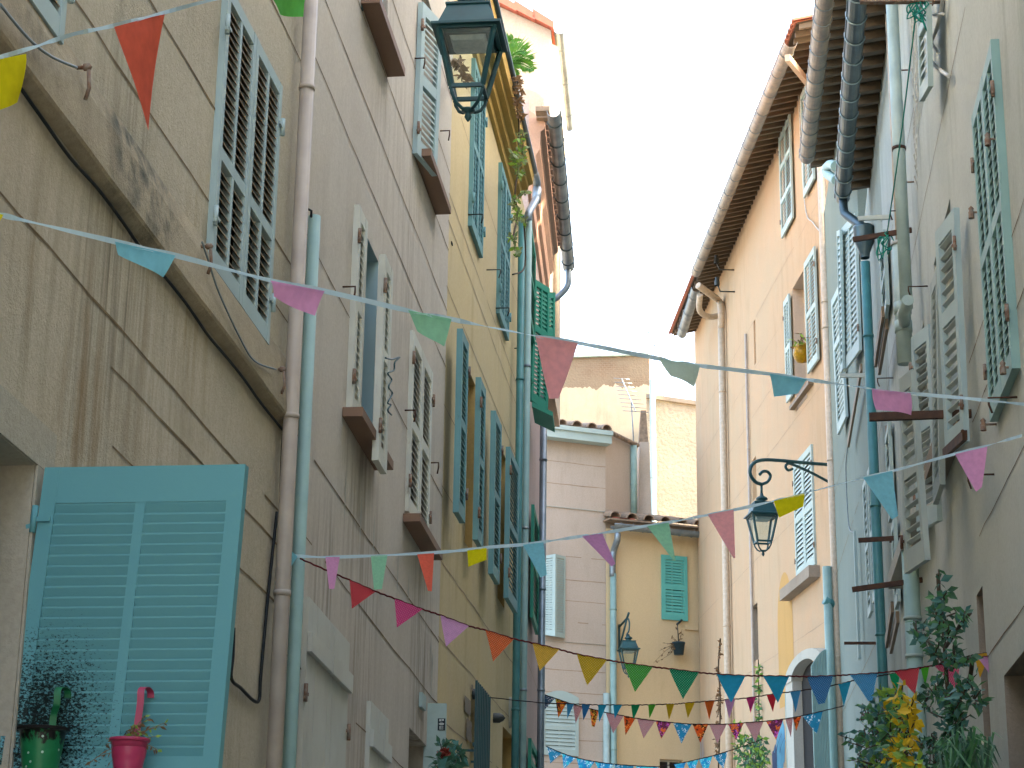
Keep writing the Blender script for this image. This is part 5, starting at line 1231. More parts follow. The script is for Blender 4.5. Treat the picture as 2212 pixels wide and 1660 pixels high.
for p in (T(2, 1, 2035, 1090), T(2, 1, 2170, 720), T(2, 0, 1955, 1375), T(2, 0, 2068, 900), T(2, 0, 1500, 1180), T(2, 0, 1462, 455)):
    b = MB(); q = R1.hit(p); b.tube([q, q + R1.n * .08], .008, 6); b.lathe(q + R1.n * .08 - V((0, 0, .04)), [(.019, 0), (.019, .04), (.012, .05), (.018, .065), (.001, .085)], 10); b.build('shutter_stop', M['rust_light'], h1r)
for p in (T(2, 1, 2020, 1415), T(2, 1, 2170, 915), T(2, 0, 1460, 1365), T(2, 1, 1590, 195), T(2, 1, 1365, 790)): hookiron(h1r, R1, p, .16, M['rust'])
# flaking paint beside the top window
b = MB()
for k in range(34):
    t_ = k / 33; p = T(2, 0, 1500 + 30 * t_ + RN.uniform(-16, 12), 30 + 1150 * t_); q = R1.hit(p, .03); s_ = RN.uniform(.02, .06)
    b.poly([q + V((0, 0, -s_ * 2)) + R1.d * s_, q + R1.n * .02, q + V((0, 0, s_ * 2)) + R1.d * s_ * .5, q - R1.d * s_ + R1.n * .01], 0)
b.build('flaking_render', M['white_render'], h1r)
# clothes line with rags
A_, B_ = ends[5][0].lerp(ends[5][1], .32), ends[1][0].lerp(ends[1][1], .42)
t = thing('clothes_line', 'thin teal-green clothes line knotted between two wall bars on the right', 'clothes line', B_)
b = MB(); b.tube(spline([A_, A_.lerp(B_, .5) - V((0, 0, .06)), B_], 8), .006, 6); b.build('cord', M['green_cord'], t)
for q in (A_ , B_):
    b = MB()
    for k in range(7):
        s_ = [q + rdir() * .03, q + V((RN.uniform(-.09, .09), RN.uniform(-.03, .03), -.05)), q + V((RN.uniform(-.13, .13), RN.uniform(-.05, .05), RN.uniform(-.25, -.08))), q + V((RN.uniform(-.05, .05), 0, RN.uniform(-.16, .02)))]
        b.tube(spline(s_, 4), .006, 5)
    b.build('knot', M['green_cord'], t)
# ------------------------------------------------------------------ street lanterns
yaw = -.11
def br1(t, L, m):
    b = MB(); s = L(0, 0, .96); q = L2.uv((960, -120)); A = None
    P = Wall(s, None, d=V((math.cos(yaw), math.sin(yaw), 0)))
    # wall point straight to the left of the lantern
    r = P.d; den = r.dot(L2.n); tt = (L2.P - V((s.x, s.y, 0))).dot(L2.n) / den; wp = V((s.x, s.y, 0)) + r * tt
    b.tube(spline([s, L(0, 0, 1.02), L(.06, 0, 1.10), L(.15, 0, 1.10), L(.205, 0, 1.02), L(.205, 0, .93), L(.16, 0, .89)], 6), .017, 8)
    top = L(0, 0, 1.50); w1 = V((wp.x, wp.y, top.z)); w2 = V((wp.x, wp.y, top.z - .55))
    b.tube(spline([L(.15, 0, 1.10), L(.14, 0, 1.32), top, w1.lerp(top, .5), w1], 6), .016, 8)
    b.tube(spline([w2, w2.lerp(top, .35) + V((0, 0, .0)), w1.lerp(top, .55)], 6), .014, 8)
    b.bar(w1 + V((0, 0, .1)), w2 - V((0, 0, .1)), .05, .012, L2.n)
    b.build('bracket', m, t)
lantern(at(T(1, 0, 820, 792), 11.7), yaw, 1.0, 'large dark green four-sided lantern in front of the mauve house, seen close from below', br1)
def br2(t, L, m):
    p = L(0, 0, 0); wr = R3.hit(T(2, 1, 952, 1352)); P = Wall(p, None, d=V((wr.x - p.x, wr.y - p.y, 0)))
    if P.n.y > 0: P.n = -P.n
    h = lambda *ps: spline([P.hit(T(2, 1, *q)) for q in ps], 5)
    b = MB(); b.tube([L(0, 0, .94), P.hit(T(2, 1, 512, 1480))], .022, 8)
    b.tube(h((512, 1480), (468, 1460), (438, 1405), (455, 1348), (520, 1322), (640, 1326), (790, 1340), (958, 1353)), .030, 8)
    b.tube(h((512, 1480), (552, 1463), (570, 1425), (550, 1398), (520, 1397), (501, 1416)), .026, 8)
    b.tube(h((958, 1470), (830, 1402), (715, 1352), (682, 1346), (668, 1366), (685, 1388), (712, 1380)), .024, 8)
    b.build('bracket', m, t)
lantern(at(T(2, 2, 523, 288), 31.3), .12, 1.1, 'dark green lantern hanging from a long scrolled bracket by the apricot wall', br2)
def br3(t, L, m):
    b = MB(); hh = lambda x, y, o: CC.hit(T(1, 2, x, y), o)
    b.bar(hh(1800, 728, .03), hh(1800, 892, .03), .06, .03); b.tube([hh(1800, 745, .03), hh(1850, 690, .5), hh(1862, 655, .8)], .03, 8)
    b.tube([hh(1802, 880, .03), hh(1830, 770, .3), hh(1850, 690, .5)], .025, 8)
    b.tube(spline([hh(1858, 690, .75), hh(1866, 720, .8), hh(1862, 770, .8), hh(1848, 800, .8), hh(1855, 840, .8)], 5), .022, 8)
    b.tube([L(0, 0, .94), hh(1855, 830, .8)], .02, 8)
    b.build('bracket', m, t)
lantern(CC.hit(T(1, 2, 1861, 1075), .8), .1, 1.17, 'small far lantern on a wall bracket on the yellow house end', br3)
# ------------------------------------------------------------------ bunting
def TT(c, r, *ps): return [T(c, r, *p) for p in ps]
def Z3(*ps): return [(1458 + p[0] * .17089, 1377 + p[1] * .17089) for p in ps]
def Z4(*ps): return [(1833.84 + p[0] * .17089, 1377 + p[1] * .17089) for p in ps]
GP = 'plain fabric ribbon bunting'; GD = 'dotted cotton bunting'; GA = 'patterned print bunting'
bunting('pale ribbon bunting nearest the camera, crossing the top left with yellow, coral and green pennants',
    [(-40, 134), (0, 124), (80, 100), (160, 74), (245, 56), (353, 28), (460, 0), (575, -22), (668, -36), (760, -60)], 5.3, 7.8,
    [('yellow', 'f_yellow', [(-60, 139), (54, 117), (35, 222), (-40, 250)]), ('coral red', 'f_coral', [(244, 59), (354, 30), (318, 283)]),
     ('green', 'f_green', [(566, -22), (672, -38), (654, 37), (598, 33)])], 'ribbon', GP, .017)
bunting('pale ribbon bunting falling rightward across the whole street with windblown pastel pennants',
    [(-25, 458), (0, 464), (67, 480), (247, 522), (378, 552), (583, 606), (700, 629), (880, 671), (975, 690), (1155, 726), (1247, 741), (1423, 775), (1510, 790), (1660, 808), (1742, 820), (1883, 840), (1965, 850), (2100, 862), (2240, 877)], 5.8, 9.6,
    [('yellow', 'f_yellow', [(-35, 456), (6, 465), (-8, 490)]), ('sky blue', 'f_blue', [(247, 523), (378, 553), (348, 602), (258, 550)]),
     ('pink', 'f_pink', [(583, 607), (700, 630), (677, 684), (590, 641)]), ('green', 'f_lgreen', [(880, 671), (974, 690), (955, 751), (903, 716)]),
     ('rose red', 'f_rose', [(1155, 726), (1247, 742), (1204, 862), (1186, 862)]), ('pale sage', 'f_sage', [(1423, 775), (1510, 790), (1501, 836), (1446, 814)]),
     ('sky blue', 'f_blue', [(1660, 808), (1742, 820), (1718, 852), (1673, 857)]), ('pink', 'f_pink', [(1882, 840), (1965, 850), (1965, 898), (1895, 885)])], 'ribbon', GP, .018, .7)
bunting('pale ribbon bunting rising to the right from the cream downpipe, pastel pennants of eleven colours',
    [(637, 1201), (705, 1204), (830, 1200), (940, 1194), (1010, 1188), (1050, 1183), (1130, 1177), (1175, 1171), (1255, 1159), (1300, 1152), (1400, 1136), (1445, 1129), (1528, 1113), (1585, 1102), (1671, 1083), (1738, 1066), (1864, 1033), (1927, 1018), (2063, 981), (2132, 963), (2212, 940), (2250, 930)], 10.25, 10.9,
    [('sky blue', 'f_blue', [(628, 1189), (643, 1203), (624, 1232)]), ('pink', 'f_pink', [(703, 1204), (734, 1204), (722, 1273), (711, 1273)]),
     ('green', 'f_lgreen', TT(1, 2, (190, 285), (298, 280), (262, 502), (210, 502))), ('coral red', 'f_coral', TT(1, 2, (490, 275), (600, 268), (585, 515), (560, 512))),
     ('yellow', 'f_yellow', TT(1, 2, (815, 250), (940, 233), (940, 310), (822, 358))), ('sky blue', 'f_blue', TT(1, 2, (1175, 213), (1308, 197), (1330, 410), (1290, 425))),
     ('magenta', 'f_magenta', TT(1, 2, (1558, 158), (1690, 138), (1775, 335), (1750, 355))), ('green', 'f_lgreen', TT(1, 2, (1980, 92), (2120, 70), (2165, 318), (2150, 312))),
     ('rose red', 'f_rose', TT(2, 2, (163, 18), (330, -14), (341, 300), (330, 300))), ('yellow', 'f_yellow', [(1671, 1083), (1738, 1066), (1736, 1094), (1682, 1120)]),
     ('sky blue', 'f_blue', [(1864, 1033), (1927, 1018), (1940, 1115), (1926, 1123)]), ('pink', 'f_pink', TT(2, 1, (1765, 1285), (1975, 1236), (1938, 1500), (1902, 1528)))], 'ribbon', GP, .018, .7)
eB = R1.dist((2138, 1414)) + .12
bunting('dark red corded bunting of large dotted cotton triangles, red through green to blue',
    [(648, 1207), (700, 1230)] + TT(1, 2, (50, 440), (222, 515), (342, 560), (525, 630), (640, 668), (825, 738), (930, 765), (1118, 822), (1235, 848), (1410, 890), (1523, 920), (1718, 958), (1830, 977), (2015, 1003), (2120, 1015)) + Z3((297, 445), (520, 465), (885, 486), (1105, 490), (1443, 492), (1665, 497), (1995, 487)) + Z4((5, 475), (358, 452), (565, 430), (885, 387), (1075, 358), (1392, 302), (1622, 262), (1800, 228)), 10.3, eB,
    [('red dotted', 'd_red', TT(1, 2, (50, 440), (222, 515), (65, 628))), ('deep pink dotted', 'd_hotpink', TT(1, 2, (342, 560), (525, 630), (357, 750))),
     ('lilac dotted', 'd_lilac', TT(1, 2, (640, 668), (825, 738), (675, 873))), ('orange dotted', 'd_orange', TT(1, 2, (930, 765), (1118, 822), (980, 970))),
     ('golden dotted', 'd_gold', TT(1, 2, (1235, 848), (1410, 890), (1283, 1030))), ('mustard dotted', 'd_mustard', TT(1, 2, (1523, 920), (1718, 958), (1590, 1125))),
     ('grass green', 'd_green', TT(1, 2, (1830, 977), (2015, 1003), (1900, 1167))), ('emerald dotted', 'd_emerald', TT(1, 2, (2120, 1015)) + Z3((297, 445), (97, 785))),
     ('turquoise blue', 's_cyan', Z3((520, 465), (885, 486), (705, 828))), ('turquoise blue', 's_cyan', Z3((1105, 490), (1443, 492), (1298, 832))),
     ('navy dotted', 'd_navy', Z3((1665, 497), (1995, 487), (1890, 832), (1810, 850))), ('azure dotted', 'd_azure', Z4((5, 475), (358, 452), (292, 798), (236, 808))),
     ('red dotted', 'd_red', Z4((565, 430), (885, 387), (828, 720))), ('pink dotted', 'd_pinkred', Z4((1075, 358), (1392, 302), (1358, 645), (1340, 640))), ('lilac', 'd_lilac', Z4((1622, 262), (1800, 228), (1830, 560), (1800, 500)))], 'cord_red', GD, .010)
bunting('dark corded bunting of small narrow plain cotton triangles below the large dotted ones',
    TT(1, 2, (850, 1190), (1280, 1235), (1462, 1242), (1560, 1246), (1665, 1250), (1765, 1250), (1880, 1251), (1990, 1249), (2105, 1246)) + Z3((0, 846), (130, 832), (380, 812), (633, 792), (905, 768), (1165, 730), (1460, 690), (1597, 674), (2070, 595)) + Z4((38, 553), (350, 495), (515, 466), (652, 449), (915, 393), (1020, 364), (1440, 258), (1592, 220), (1800, 192)), 18.4, eB,
    [(n, m, TT(1, 2, *q)) for n, m, q in (('blue', 's_azure', ((1462, 1243), (1510, 1245), (1466, 1340))), ('steel blue', 's_navy', ((1560, 1246), (1615, 1248), (1571, 1350))), ('turquoise', 's_cyan', ((1665, 1250), (1720, 1251), (1673, 1362))), ('turquoise', 's_cyan', ((1765, 1250), (1822, 1250), (1773, 1342))), ('dark green', 's_emerald', ((1880, 1251), (1937, 1250), (1894, 1345))), ('green', 's_green', ((1990, 1249), (2040, 1247), (1999, 1337))), ('yellow', 's_mustard', ((2105, 1246), (2160, 1244), (2125, 1347))))]
    + [(n, m, Z3(*q)) for n, m, q in (('mustard', 's_mustard', ((130, 832), (255, 823), (168, 1025))), ('orange', 's_orange', ((380, 812), (507, 803), (438, 1050))), ('lilac', 's_lilac', ((633, 792), (770, 779), (690, 1030))), ('pink', 's_hotpink', ((905, 768), (1035, 748), (960, 962))), ('red', 's_red', ((1165, 730), (1290, 716), (1245, 948))), ('blue', 's_azure', ((1460, 690), (1597, 674), (1530, 950))), ('turquoise', 's_cyan', ((2070, 595), (2230, 562), (2140, 868))))]
    + [(n, m, Z4(*q)) for n, m, q in (('dark green', 's_emerald', ((515, 466), (652, 449), (603, 738))), ('lime green', 's_green', ((915, 393), (1020, 364), (972, 612))), ('golden', 's_gold', ((1592, 220), (1780, 193), (1662, 520))))], 'cord_dark', GD, .009)
dA6 = L4.dist((1163, 1497)) - .3
bunting('dark bunting of wax-print triangles in slate, black, red, purple and orange patterns',
    TT(1, 2, (1272, 1171), (1385, 1207), (1500, 1246), (1608, 1274), (1712, 1299), (1828, 1321), (1915, 1337), (2035, 1353), (2148, 1365)) + Z3((212, 1098), (430, 1100), (660, 1098), (885, 1081), (1150, 1060), (1370, 1035), (1600, 994), (1870, 932), (2140, 866)), dA6, 27.5,
    [(n, m, TT(1, 2, *q)) for n, m, q in (('slate print', 'p_slate', ((1275, 1172), (1383, 1207), (1300, 1300), (1282, 1305))), ('black and yellow print', 'p_black', ((1385, 1208), (1462, 1233), (1405, 1335))), ('red maze print', 'p_maze', ((1500, 1247), (1562, 1262), (1517, 1373))), ('black and yellow print', 'p_black', ((1608, 1275), (1668, 1289), (1640, 1392), (1622, 1390))), ('red maze print', 'p_maze', ((1712, 1300), (1828, 1321), (1760, 1435))), ('ember orange print', 'p_fire', ((1828, 1322), (1906, 1335), (1840, 1447))), ('red maze print', 'p_maze', ((1915, 1338), (2033, 1353), (1957, 1468))), ('purple print', 'p_purple', ((2035, 1354), (2137, 1364), (2072, 1470))))]
    + [('teal print', 'p_teal', TT(1, 2, (2148, 1366)) + Z3((212, 1099), (80, 1345)))]
    + [(n, m, Z3(*q)) for n, m, q in (('ember orange print', 'p_fire', ((220, 1099), (420, 1100), (318, 1335))), ('red maze print', 'p_maze', ((430, 1100), (655, 1098), (535, 1345))), ('purple print', 'p_purple', ((668, 1097), (870, 1083), (770, 1305))), ('red maze print', 'p_maze', ((885, 1081), (1118, 1064), (1015, 1330))), ('purple print', 'p_purple', ((1150, 1060), (1368, 1036), (1278, 1300))), ('red maze print', 'p_maze', ((1395, 1031), (1490, 1015), (1465, 1270))), ('ember orange print', 'p_fire', ((1487, 1014), (1597, 996), (1530, 1192))), ('teal print', 'p_teal', ((1610, 992), (1868, 934), (1790, 1226))))], 'cord_dark', GA, .014)
bunting('lowest bunting of blue leaf-print triangles, cut by the bottom edge of the view',
    TT(1, 2, (1328, 1519), (1428, 1562), (1520, 1592), (1640, 1617), (1760, 1633), (1900, 1644), (2060, 1650)) + Z3((-20, 1602), (140, 1578), (300, 1540), (480, 1498), (665, 1441), (800, 1400), (1100, 1290)), dA6 + 2, 30.5,
    [(n, m, TT(1, 2, *q)) for n, m, q in (('teal print', 'p_teal', ((1330, 1520), (1428, 1562), (1352, 1630))), ('blue leaf print', 'p_sea', ((1428, 1562), (1520, 1592), (1440, 1665))), ('blue leaf print', 'p_sea', ((1520, 1592), (1640, 1617), (1560, 1730))), ('blue leaf print', 'p_sea', ((1640, 1617), (1760, 1633), (1700, 1745))), ('deep blue print', 'p_teal', ((1760, 1633), (1900, 1644), (1830, 1750))), ('blue leaf print', 'p_sea', ((1900, 1644), (2060, 1650), (1980, 1760))))]
    + [(n, m, Z3(*q)) for n, m, q in (('blue leaf print', 'p_sea', ((-20, 1602), (140, 1578), (70, 1760))), ('blue leaf print', 'p_sea', ((140, 1578), (300, 1540), (225, 1760))), ('blue leaf print', 'p_sea', ((300, 1540), (470, 1501), (395, 1740))), ('teal print', 'p_teal', ((480, 1498), (665, 1441), (612, 1665))))], 'cord_dark', GA, .014)
# ------------------------------------------------------------------ buckets hung on the big shutter
def sooty(p, r):
    t = NT('green_enamel_with_soot')
    s_ = t.n('ShaderNodeSeparateXYZ'); t.l(t.pos(), s_.inputs[0])
    h = t.n('ShaderNodeMapRange'); h.inputs[1].default_value = p.z - r * 1.5; h.inputs[2].default_value = p.z; h.inputs[3].default_value = -.25; h.inputs[4].default_value = .22
    t.l(s_.outputs['Z'], h.inputs[0])
    k = t.ramp(t.math('ADD', t.noise(34, t.pos((1, 1, .5)), detail=6, rough=.7), h.outputs[0]), .56, .62)
    c = t.mix(t.ramp(t.noise(20, detail=3), .3, .7), '#1f7a4a', '#176a3e')
    return t.out(t.mix(k, c, '#120f0b'), .4, spec=.4)
def bucket(label, rim, hw, top, mats, ribs, dots):
    p = PB.hit(rim, .125); sc = (p - EYE).length / F / 1.0
    r = hw / 3 * sc
    t = thing('hanging_bucket', label, 'flower bucket', p - V((0, 0, r * 2.1)), 'metal buckets hung on the blue shutter')
    b = MB(); H = r * 2.1
    prof = [(.001, -H), (r * .66, -H)]
    for k in range(13):
        z = -H + H * (k + .5) / 13.5; rr = r * (.66 + .29 * (z + H) / H)
        if ribs and k in ribs: rr *= 1.035
        prof.append((rr, z))
    prof += [(r * .97, -.012), (r * 1.05, -.008), (r * 1.06, 0), (r * 1.0, .002), (r * .93, -.01), (r * .9, -.03), (.001, -.03)]
    b.lathe(p, prof, 40)
    if dots: mats = [sooty(p, r)] + mats[1:]
    if dots:
        for i in range(34):
            w = RN.uniform(0, 6.28); z = -H * RN.uniform(.12, .95); rr = r * (.66 + .29 * (z + H) / H)
            c = p + V((math.cos(w) * rr, math.sin(w) * rr, z)); n = V((math.cos(w), math.sin(w), 0)); a = n.cross(V((0, 0, 1)))
            b.poly([c + n * .002 + (a * math.cos(j) + V((0, 0, 1)) * math.sin(j)) * .0045 for j in (0, .8, 1.6, 2.4, 3.1, 3.9, 4.7, 5.5)], 1)
        for i in range(0):
            w = RN.uniform(3.3, 6.1); z = -H * RN.random() ** 2.2 * .45; rr = r * (.66 + .30 * (z + H) / H); s = RN.uniform(.004, .013)
            c = p + V((math.cos(w) * rr, math.sin(w) * rr, z)); n = V((math.cos(w), math.sin(w), 0)); a = n.cross(V((0, 0, 1)))
            b.poly([c + n * (.0025 + i * .00002) + (a * math.cos(j) + V((0, 0, 1.3)) * math.sin(j)) * s * RN.uniform(.6, 1.3) for j in (0, 1, 2, 3, 4, 5)], 2)
        b.lathe(p, [(r * 1.062, -.010), (r * 1.064, -.004), (r * 1.062, .001)], 40, mi=2)
    b.build('pail', mats, t)
    s = MB(); q1 = PB.hit(top, .06); bt = p - PB.n * r * .98
    pts = spline([bt - V((0, 0, .03)), bt + V((0, 0, .05)), V((q1.x, q1.y, q1.z - .05)) , q1, q1 + V((.012, .02, .012)), q1 + V((.022, .05, .002)), q1 + V((.024, .058, -.02))], 6)
    for i in range(len(pts) - 1):
        e = V((.012, 0, 0)); a, c = pts[i], pts[i + 1]
        s.hexa([a - e, a + e, c + e, c - e, a - e + V((0, .003, .001)), a + e + V((0, .003, .001)), c + e + V((0, .003, .001)), c - e + V((0, .003, .001))])
    s.build('hanger', M['pot_green'] if dots else mats[0], t)
    d = MB(); d.lathe(p, [(.001, -.015), (r * .88, -.018)], 20); d.build('soil', M['soil'], t)
    return t, p, r
bucket('green enamel bucket with white dots and a sooty rim, hooked on the blue shutter', T(0, 2, 281, 1400), 152, T(0, 2, 375, 1152), [M['pot_green'], M['pot_dot'], M['pot_dirt']], (), True)
tb, pb, rb2 = bucket('pink ribbed bucket of dried-up plants, hooked on the blue shutter', T(0, 2, 842, 1470), 122, T(0, 2, 915, 1152), [M['pot_pink'], M['pot_pink'], M['pot_dirt']], (7, 8, 9), False)
t = thing('dried_plant', 'dried straggling plant in the pink bucket', 'plant', pb)
b = MB(); sb = MB()
for p in ((560, 1640), (620, 1590), (690, 1500), (715, 1620), (690, 1470), (820, 1415), (850, 1410), (950, 1310), (975, 1330), (1085, 1360), (1075, 1380), (1020, 1450), (1030, 1545), (905, 1400)):
    spray(b, sb, pb + V((RN.uniform(-.05, .05), -.02, -.01)), PB.hit(T(0, 2, *p), .125 + RN.uniform(-.03, .05)), 9, .022, [0, 0, 1], .5, .0016)
sb.build('stem', M['stem_dry'], t); b.build('foliage', [M['leaf_dry'], M['leaf_c']], t)
# ------------------------------------------------------------------ plants
def plant(name, label, cat, W, blobs, n, L, mats, off=.3, stems=(), depth=.25, r=.006, group=None, droop=.3):
    base = W.hit((blobs[-1][0], blobs[-1][1]), off)
    t = thing(name, label, cat, base, group); b = MB(); sb = MB()
    for st in stems: sb.tube(spline([W.hit(p, off * .8) for p in st], 5), r * 1.6, 6)
    for bl in blobs:
        x, y, rx, ry = bl[:4]; ms = bl[4] if len(bl) > 4 else list(range(len(mats)))
        c = W.hit((x, y), off); sc = (c - EYE).length / F
        k = max(2, int(n * rx * ry / 1500))
        for i in range(k):
            while True:
                dx, dy = RN.uniform(-1, 1), RN.uniform(-1, 1)
                if dx * dx + dy * dy < 1: break
            p0 = W.hit((x + dx * rx * .55, y + dy * ry * .6 + 6), off) + V((0, 0, 0)); p1 = W.hit((x + dx * rx, y + dy * ry), off)
            jit = (EYE - p1).normalized() * RN.uniform(-depth, depth)
            spray(b, sb, p0 + jit * .5, p1 + jit + V((0, 0, RN.uniform(0, .05))), RN.randint(4, 7), L, ms, droop, r * .5)
    if sb.v: sb.build('stem', M['stem'], t)
    b.build('foliage', [M[m] for m in mats], t); return t
plant('climbing_shrub', 'tall dark-leaved shrub climbing the grey wall on the right', 'shrub', R1,
      [(2028, 1248, 10, 18), (2034, 1285, 16, 24), (2030, 1330, 34, 30), (2078, 1335, 22, 16), (1988, 1368, 30, 24), (2035, 1365, 34, 22), (2060, 1425, 46, 24), (2020, 1405, 34, 16), (2090, 1500, 40, 34), (2030, 1490, 44, 30), (1995, 1510, 24, 24), (2055, 1540, 44, 34), (2050, 1590, 26, 44), (2000, 1600, 40, 24), (2040, 1650, 60, 30)],
      19, .068, ['leaf_a', 'leaf_t', 'leaf_b'], .40, [[(2050, 1720), (2052, 1560), (2046, 1480), (2040, 1390), (2030, 1300), (2026, 1240)], [(2052, 1540), (2090, 1480), (2100, 1430)], [(2044, 1440), (2000, 1380), (1975, 1362)], [(2042, 1400), (2075, 1350), (2095, 1325)]], .22, .008)
plant('leafy_bush', 'bright green and yellow leafy bush at the foot of the deep teal downpipe', 'shrub', R1,
      [(1912, 1502, 14, 18, [1, 2]), (1945, 1498, 16, 14, [2, 3]), (1890, 1545, 40, 26, [0, 1]), (1940, 1540, 30, 34, [1, 2, 3]), (1963, 1530, 12, 24, [3]), (1962, 1575, 14, 40, [3, 3, 2]), (1920, 1590, 44, 40, [1, 2]), (1880, 1600, 44, 30, [0, 1]), (1900, 1650, 60, 36, [0, 1, 2]), (1950, 1630, 34, 40, [2, 3]), (1875, 1535, 10, 12, [1]), (1858, 1648, 18, 14, [0]), (1965, 1680, 40, 40, [3, 2])],
      26, .068, ['leaf_t', 'leaf_b', 'leaf_c', 'leaf_y'], .75, [[(1930, 1720), (1925, 1600), (1912, 1500)], [(1930, 1640), (1880, 1560), (1860, 1540)]], .3, .007)
t = thing('grassy_plant', 'clump of long grass-like leaves at the foot of the grey wall', 'plant', R1.hit((2090, 1700), .4)); b = MB()
for k in range(150):
    p0 = R1.hit((RN.uniform(2040, 2130), 1700), .4 + RN.uniform(-.2, .3)); a = RN.uniform(-1, 1)
    tip = R1.hit((2085 + a * 85 + RN.uniform(-10, 10), RN.uniform(1570, 1690) + abs(a) * 30), .4 + RN.uniform(-.3, .4)); mid = p0.lerp(tip, .6) + V((0, 0, .12)); s = V((.006, .003, 0))
    b.poly([p0 - s, p0 + s, mid + s, mid - s], k % 2); b.poly([mid - s, mid + s, tip], k % 2)
b.build('foliage', [M['leaf_b'], M['leaf_a']], t)
plant('ivy_bush', 'round mass of ivy against the apricot wall under the print bunting', 'shrub', R3,
      [(1590, 1580, 14, 16, [2]), (1598, 1605, 16, 18, [1, 2]), (1625, 1600, 26, 20), (1640, 1625, 24, 28), (1608, 1640, 30, 26), (1630, 1660, 34, 30)], 46, .13, ['leaf_a', 'leaf_b', 'leaf_c'], .5, [[(1622, 1720), (1622, 1610)]], .35, .012)
plant('wall_vine', 'thin green vine trailing below the blocked slit of the apricot wall', 'vine', R3, [(1639, 1437, 3, 12), (1640, 1460, 5, 14), (1639, 1485, 6, 14), (1639, 1520, 6, 14), (1640, 1548, 5, 14)], 100, .11, ['leaf_b', 'leaf_c'], .08, [[(1640, 1600), (1639, 1500), (1638, 1425)]], .05, .008)
plant('dead_vine', 'dead brown vine clinging to the old cream pipe of the apricot house', 'vine', R3, [(1555, 1400, 4, 26), (1550, 1450, 6, 28), (1553, 1500, 7, 30), (1554, 1545, 6, 30), (1548, 1610, 10, 24)], 60, .09, ['leaf_dry', 'leaf_dry'], .22, [[(1552, 1660), (1556, 1520), (1552, 1440), (1556, 1380)]], .05, .012)
plant('rose_shrub', 'small rose with a red bloom by the pale duct and the ochre wall', 'shrub', L3, [T(1, 2, 655, 1520) + (8, 8), T(1, 2, 700, 1560) + (14, 10), T(1, 2, 690, 1620) + (22, 14), T(1, 2, 770, 1565) + (12, 5), T(1, 2, 660, 1660) + (24, 16)], 40, .085, ['leaf_a', 'leaf_t'], .5, [[T(1, 2, 640, 1760), T(1, 2, 700, 1610), T(1, 2, 800, 1555)], [T(1, 2, 640, 1700), T(1, 2, 650, 1560)]], .15, .006)
rs = bpy.data.objects[[o.name for o in bpy.data.objects if o.name.startswith('rose_shrub')][0]]
b = MB(); q = L3.hit(T(1, 2, 662, 1570), .5)
for k in range(22): leafq(b, q + rdir() * .02, rdir(), rdir(), .045, .04, 0)
b.build('bloom', M['bloom'], rs)
# trailing succulents on the ochre cornice
cl = [(1140, 560, 10, 30), (1150, 660, 10, 30), (1165, 760, 8, 16), (1172, 880, 12, 14), (1165, 1000, 26, 20), (1135, 1060, 12, 20), (1150, 1115, 14, 12), (1140, 1310, 16, 14), (1130, 1390, 12, 20), (1190, 1445, 12, 6), (1112, 1540, 8, 14), (1130, 1630, 10, 14), (1190, 1250, 8, 12)]
plant('trailing_succulent', 'straggling green succulents growing along and hanging from the ochre cornice', 'plant', L3,
      [(T(1, 0, x, y)) + (rx * .8, ry * .9, ([1] if i < 3 else [0, 0, 2])) for i, (x, y, rx, ry) in enumerate(cl)], 60, .07, ['leaf_s', 'leaf_dry', 'leaf_c'], .30, [[T(1, 0, 1110, 560), T(1, 0, 1150, 800), T(1, 0, 1140, 1050)], [T(1, 0, 1150, 1080), T(1, 0, 1125, 1250), T(1, 0, 1140, 1400), T(1, 0, 1105, 1560)], [T(1, 0, 1180, 1400), T(1, 1, 1190, 60), T(1, 1, 1110, 120)]], .08, .006)
plant('dried_weed', 'dried weed hanging from the roof edge behind the large lantern', 'plant', L3, [T(1, 0, 775, 420) + (8, 8), T(1, 0, 790, 470) + (9, 9), T(1, 0, 770, 515) + (7, 5)], 80, .09, ['leaf_dry', 'leaf_dry'], .15, [[T(1, 0, 770, 360), T(1, 0, 785, 480)]], .05, .005)
def Z8(x, y): return (1047.6 + x * .09765, y * .09765)
WP = Wall(at(Z8(400, 1480), 19.6), None, d=V((1, 0, 0))); WP.n = V((0, -1, 0))
t = thing('cycad_plant', 'spiky green cycad fronds on the roof behind the large lantern', 'plant', WP.hit(Z8(380, 1480)))
for tip, w in (((630, 870), .10), ((900, 1120), .12), ((1020, 1340), .12), ((1085, 1545), .09), ((300, 1000), .1), ((200, 1200), .1), ((690, 1680), .07)):
    b = MB(); a = WP.hit(Z8(390, 1470), RN.uniform(-.05, .05)); c = WP.hit(Z8(*tip), RN.uniform(-.2, .25)); m_ = a.lerp(c, .5) + V((0, 0, .06))
    sp = spline([a, m_, c], 14); b.tube(sp, [.008] * len(sp), 5)
    for k in range(4, len(sp) - 1):
        d = (sp[k + 1] - sp[k - 1]).normalized(); s = d.cross(V((0, -1, .2))).normalized(); f = k / len(sp); l = w * 1.9 * math.sin(math.pi * min(.97, f * .75 + .2))
        for g in (-1, 1): leafq(b, sp[k], (s * g + d * 1.1 + V((0, RN.uniform(-.3, .3), 0))).normalized(), V((0, -1, .3)), l * RN.uniform(.8, 1.1), .020, 0)
    b.build('frond', M['palm'], t)
